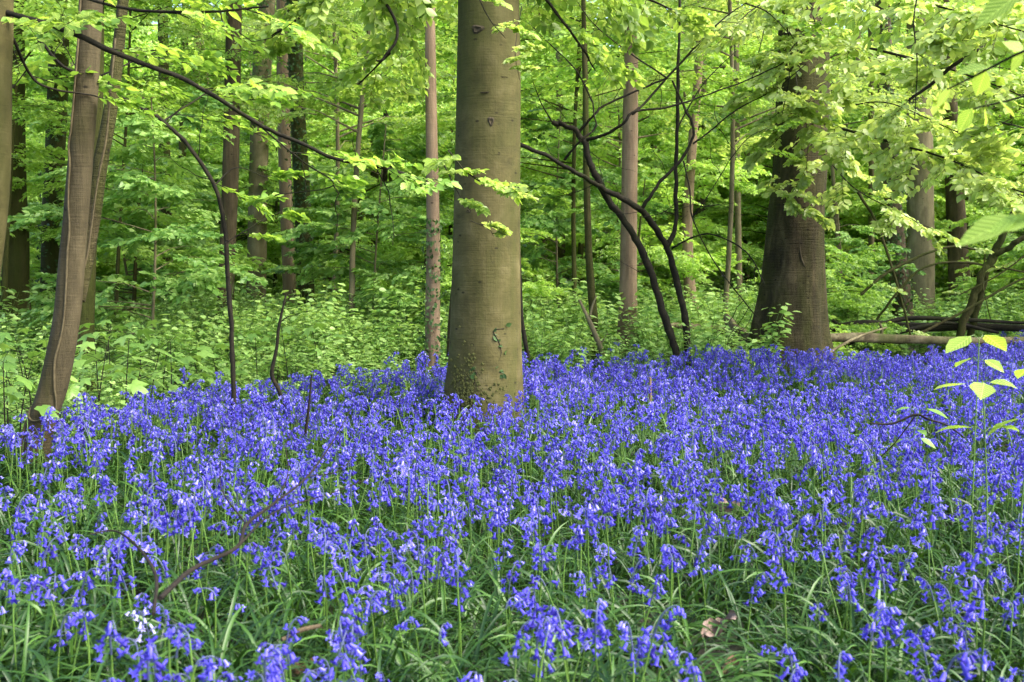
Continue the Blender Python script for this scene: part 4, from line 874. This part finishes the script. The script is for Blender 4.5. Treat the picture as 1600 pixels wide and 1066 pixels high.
# ------------------------------------------------------------------ seedlings with big leaves
def seedling(px, D, H, nl, label, size=.12, mat='leaf_maple', tmpl=MAPLE, group=None, az0=None, name='maple_seedling', spread=1.0, tl=.45):
    p0 = base_at(px, D); root = thing(name, label, 'plant', tuple(p0), group); g = np.random.default_rng(int(px * 7 + D * 100) % 99991)
    b = Bag(); top = np.array([g.normal(0, .05), g.normal(0, .05), H]); Q = spline(np.array([[0, 0, -.02], top * [.3, .3, .5], top]), 12); add_tube(b, Q, np.linspace(.006 if name != 'sapling' else .0032, .002, 12), 5, 0)
    L = dict(pos=[], ax=[], nm=[], size=[], rnd=[])
    for k in range(nl):
        t = tl + (1 - tl) * ((k // 2) + 1) / max(1, (nl + 1) // 2); p = Q[min(11, int(t * 11))]; a = (k % 2) * 3.14 + (k // 2) * 1.57 + g.normal(0, .3); d = np.array([math.cos(a), math.sin(a), .35]); pl = size * g.uniform(.7, 1.2) * spread
        e = p + d * pl; add_tube(b, np.array([p, p + d * pl * .6 + [0, 0, .01], e]), .0014, 4, 0, cap=False)
        L['pos'].append(e + p0); L['ax'].append(d * [1, 1, 0] + [0, 0, -.25 + g.normal(0, .15)]); L['nm'].append(np.array([0, 0, 1]) + g.normal(0, .22, 3)); L['size'].append(size * g.uniform(.75, 1.2)); L['rnd'].append(g.random())
    link('stem', b.mesh('stem', M['stem' if name == 'sapling' else 'twig']), root)
    leaf_objects(root, {k: np.array(v_) for k, v_ in L.items()}, p0, tmpl, M[mat])
g = np.random.default_rng(9)
labs = 'broad lobed maple seedling among the green plants at the left behind the bluebells'
for k in range(26):
    px = [-20, 5, 25, 45, 20, 0, 150, 170, 205, 230, 250, 285, 310, 120, 190, 265, 340, 400, 430, 500, 35, 60, 215, 160, 145, 450][k]; D = [6.2, 6.6, 6.9, 7.3, 5.9, 5.4, 6.9, 7.4, 7.1, 7.6, 8.2, 7.9, 8.4, 7.8, 6.6, 7.3, 8.3, 8.4, 8.9, 8.8, 8.2, 6.4, 8.4, 8.6, 6.4, 8.2][k]
    seedling(px, D, g.uniform(.4, .65), 8, labs, .15, group='maple seedlings at the left')
seedling(1530, 3.6, .90, 6, 'blurred lime green sapling leaves on a thin stem near the right edge, above the bluebells', .10, spread=.35, mat='leaf_near', tmpl=LEAF8, name='sapling', tl=.8)
seedling(1560, 3.2, .80, 4, 'lime green sapling with broad horizontal leaves, lowest of the plants near the right edge', .10, spread=.35, mat='leaf_near', tmpl=LEAF8, name='sapling', tl=.8)
seedling(1605, 3.2, .83, 4, 'lime green sapling cut off by the right edge of the photo among bluebells', .10, spread=.35, mat='leaf_near', tmpl=LEAF8, name='sapling', tl=.8)
seedling(1420, 4.6, .5, 6, 'small pale seedling rising beside the bent black twig on the right', .08, spread=.5, tmpl=LEAF8, name='sapling', tl=.6)
# blurred near leaves, top right corner
rt = thing('overhanging_twig', 'blurred twig of big yellow-green leaves hanging into the top right corner', 'branch', tuple(at(1640, -20, 2.0)))
def near_twig(rt, paths, leaves, rad=.0035):
    o = np.array(rt.location); b = Bag()
    for p in paths: add_tube(b, [at(*q) for q in p], np.linspace(rad, rad * .5, len(p)), 6, n=len(p) * 5)
    b.V = [q - o for q in b.V]; link('twig', b.mesh('twig', M['twig']), rt)
    g = np.random.default_rng(3); L = dict(pos=[], ax=[], nm=[], size=[], rnd=[])
    for (x0, y0, x1, y1, D, sz) in leaves:
        a, c = at(x0, y0, D), at(x1, y1, D + .02); L['pos'].append(a); L['ax'].append(c - a); L['nm'].append(np.array([g.normal(0, .2), -.55, .8])); L['size'].append(np.linalg.norm(c - a)); L['rnd'].append(g.uniform(.3, .9))
    leaf_objects(rt, {k: np.array(v_) for k, v_ in L.items()}, o, LEAF8, M['leaf_near'])
near_twig(rt, [[(1660, -40, 2.0), (1590, -20, 2.05), (1500, -10, 2.1)], [(1660, 60, 2.2), (1600, 80, 2.2), (1540, 110, 2.25), (1480, 140, 2.3)], [(1660, 120, 2.3), (1600, 150, 2.3), (1520, 170, 2.35)]],
    [(1585, -15, 1570, 40, 2.05, 0), (1545, -15, 1520, 10, 2.1, 0), (1600, -10, 1520, 30, 2.0, 0), (1500, -12, 1480, 12, 2.1, 0), (1545, 108, 1490, 112, 2.25, 0), (1540, 110, 1525, 150, 2.25, 0), (1485, 138, 1460, 165, 2.3, 0), (1600, 80, 1570, 60, 2.2, 0),
     (1600, 82, 1575, 110, 2.2, 0), (1520, 170, 1495, 205, 2.35, 0), (1540, 168, 1545, 195, 2.35, 0), (1560, 160, 1590, 175, 2.3, 0), (1630, 75, 1600, 100, 2.2, 0)])
rt = thing('overhanging_twig', 'blurred twig with long leaves poking in from the right edge at mid height', 'branch', tuple(at(1680, 330, 1.5)))
near_twig(rt, [[(1680, 330, 1.5), (1630, 340, 1.52), (1590, 345, 1.55)]], [(1592, 344, 1495, 368, 1.55, 0), (1620, 341, 1545, 350, 1.53, 0), (1625, 340, 1590, 315, 1.53, 0), (1650, 335, 1600, 375, 1.5, 0)], .003)

# ------------------------------------------------------------------ logs, dead wood, twigs
def wood_thing(name, label, cat_, paths, mat, seg=8, amp=.08, part='branch'):
    o = at(*paths[0][0][0]); rt = thing(name, label, cat_, tuple(o))
    for k, (p, r) in enumerate(paths):
        b = Bag(); add_tube(b, [at(*q) for q in p], r, seg, n=max(8, len(p) * 7), amp=amp, seed=k + 3); b.V = [q - o for q in b.V]; link(part if k or len(paths) == 1 else 'main_' + part, b.mesh(part, M[mat]), rt)
    return rt
wood_thing('fallen_log', 'pale mossy fallen log lying right of the broad buttressed trunk', 'log', [([(1285, 528, 11.4), (1350, 528, 11.4), (1400, 530, 11.4), (1475, 532, 11.4), (1560, 532, 11.6), (1650, 530, 12)], [.05, .055, .05, .045, .04, .035]),
    ([(1376, 530, 11.5), (1378, 515, 11.5), (1374, 505, 11.5)], [.02, .018, .012])], 'dead_wood', 16, .1, 'log')
wood_thing('fallen_log', 'grey fallen pole lying behind the black multi-stemmed tree', 'log', [([(1030, 508, 12), (1070, 510, 12), (1110, 514, 12), (1165, 520, 12)], [.03, .04, .045, .05])], 'dead_wood', 12, .06, 'log')
wood_thing('fallen_branch', 'dark fallen boughs piled behind the pale log on the right', 'branch', [([(1290, 515, 12.6), (1350, 508, 12.6), (1430, 512, 12.6), (1520, 510, 12.6), (1640, 515, 12.6)], [.05, .06, .06, .05, .04]),
    ([(1320, 540, 12.4), (1400, 500, 12.5), (1500, 500, 12.5), (1600, 505, 12.5)], [.03, .03, .025, .02]), ([(1400, 520, 12.4), (1480, 505, 12.4), (1560, 520, 12.5)], [.03, .02, .02]), ([(1300, 500, 12.5), (1330, 520, 12.4), (1390, 540, 12.3)], [.02, .02, .02])], 'dark_bark')
wood_thing('root_stump', 'mossy broken stump leaning on the left foot of the broad buttressed trunk', 'stump', [([(1160, 560, 11), (1150, 535, 11), (1143, 510, 11), (1133, 492, 11)], [.13, .11, .07, .03]), ([(1175, 560, 10.9), (1165, 530, 10.9), (1150, 512, 10.9)], [.10, .07, .03]), ([(1140, 570, 10.8), (1160, 540, 10.8), (1185, 515, 10.8)], [.06, .05, .04])], 'dead_wood', 14, .15, 'stub')
wood_thing('dead_pole', 'bare pale stick leaning up from the bluebells toward the log, right of the broad trunk', 'stick', [([(1252, 580, 9.6), (1300, 548, 9.9), (1345, 525, 10.2), (1385, 512, 10.5)], [.016, .015, .013, .009])], 'dead_wood', 8, .05)
wood_thing('dead_snag', 'short forked grey dead branch standing in the bluebells right of the big beech', 'branch', [([(944, 560, 10.2), (935, 535, 10.2), (920, 500, 10.2), (905, 468, 10.2)], [.03, .028, .022, .012]), ([(921, 500, 10.2), (925, 480, 10.2), (932, 462, 10.2)], [.016, .012, .006]), ([(937, 540, 10.2), (950, 520, 10.2)], [.01, .005])], 'grey_bark')
wood_thing('thin_sapling', 'thin straight mossy sapling stem beside the forked dead branch', 'sapling', [([(931, 580, 11), (928, 500, 11), (920, 400, 11), (917, 290, 11), (914, 100, 11), (910, -60, 11)], [.05, .045, .04, .036, .03, .02])], 'mossy_bark', part='trunk')
wood_thing('thin_sapling', 'short dark leaning stem touching the right side of the big beech', 'sapling', [([(826, 560, 9), (820, 530, 9), (815, 490, 9), (812, 400, 9), (806, 250, 9)], [.02, .02, .016, .012, .008])], 'dark_bark', part='trunk')
wood_thing('crooked_sapling', 'crooked black leafless sapling in the flowers left of the pale trunks', 'sapling', [([(446, 640, 6.6), (436, 610, 6.6), (425, 585, 6.6), (432, 545, 6.6), (436, 510, 6.6), (447, 460, 6.6)], [.013, .013, .014, .011, .01, .006]), ([(436, 505, 6.6), (450, 495, 6.6), (465, 492, 6.6)], [.005, .003, .002])], 'dark_bark', part='trunk')
wood_thing('bare_stick', 'small upright dark stick in the bluebells right of the crooked sapling', 'stick', [([(477, 680, 5.8), (482, 640, 5.8), (487, 585, 5.8)], [.009, .008, .004])], 'dark_bark')
wood_thing('wooden_stake', 'tiny reddish wooden stake standing in the bluebells right of the big beech', 'stake', [([(1015, 650, 7.4), (1016, 620, 7.4), (1016, 590, 7.4)], [.011, .011, .009])], 'pink_bark', part='post')
wood_thing('fallen_log', 'short brown log with a black hollow end half hidden by maple seedlings on the left', 'log', [([(80, 602, 8.4), (110, 603, 8.4), (142, 604, 8.3)], [.05, .055, .055]), ([(141, 604, 8.28), (143, 604, 8.27)], [.035, .035])], 'mossy_bark', 14, .1, 'log')
TW = [([(250, 935, 3.0), (300, 890, 3.15), (370, 855, 3.3), (385, 820, 3.5), (430, 785, 3.7), (480, 745, 4.0), (520, 690, 4.3), (548, 640, 4.6)], [.007, .007, .006, .006, .005, .004, .003, .002]),
      ([(370, 855, 3.3), (430, 800, 3.4), (520, 770, 3.6), (575, 748, 3.7)], [.004, .003, .002, .0015]),
      ([(430, 785, 3.7), (450, 740, 3.8), (448, 690, 3.9), (470, 650, 4.0)], [.003, .0025, .002, .0015]),
      ([(385, 820, 3.5), (345, 760, 3.6), (348, 700, 3.7)], [.003, .0025, .0015]),
      ([(480, 745, 4.0), (530, 735, 4.1), (560, 700, 4.2)], [.002, .002, .001]),
      ([(240, 960, 3.0), (243, 900, 3.0), (215, 855, 3.1), (180, 830, 3.2), (140, 835, 3.2)], [.005, .005, .004, .003, .002])]
TW = [([(x, y, .77 * 1600 / (y - 410) - (d - 3) * .02) for x, y, d in p], [q * .95 for q in r]) for p, r in TW]
wood_thing('fallen_twig', 'bare branching black twig lying over the bluebells left of the big beech', 'twig', TW, 'twig', 6)
wood_thing('fallen_twig', 'bent black twig poking out of the bluebells on the right', 'twig', [([(1360, 662, 4.6), (1395, 662, 4.6), (1430, 648, 4.6), (1450, 655, 4.6), (1480, 665, 4.6), (1507, 684, 4.6)], [.004, .005, .006, .005, .004, .003]), ([(1430, 650, 4.6), (1460, 648, 4.6), (1475, 640, 4.6)], [.003, .002, .001]), ([(1430, 650, 4.6), (1400, 690, 4.6), (1370, 720, 4.6)], [.003, .003, .003])], 'twig', 6)
wood_thing('fallen_twig', 'brown stub of wood lying in the leaves at the bottom left of centre', 'twig', [([(440, 1000, 2.35), (470, 985, 2.4), (500, 978, 2.45)], [.005, .006, .005])], 'red_bark', 8)
def dead_leaf(px, py, D, s, label, mat, z=None):
    p = at(px, py, D); b = Bag(); n = 10; V = []; ph = px * .37
    for i in range(n):
        for j in range(n):
            u, w = i / (n - 1) - .5, j / (n - 1) - .5; e = math.sqrt(max(0, 1 - (2 * w) ** 2)) * .5
            V.append([u * 2 * s * e * 1.25 * (1 + .12 * math.sin(w * 17 + ph)), w * 2 * s, s * (3.0 * u * u + .45 * math.sin(w * 5 + u * 3 + ph) + .12 * math.sin(u * 16 + w * 9))])
    F = [[i * n + j, i * n + j + 1, (i + 1) * n + j + 1, (i + 1) * n + j] for i in range(n - 1) for j in range(n - 1)]; b.add(V, F)
    tag(link('dead_leaf', b.mesh('dead_leaf', M[mat]), None, p, (math.radians(28), .35, px * .7)), label, 'dead leaf')
for q in DEAD: dead_leaf(q[0], q[1], 1.11 * 1600 / (q[1] - 410), *q[2:])
print('objects', len(SC.objects))
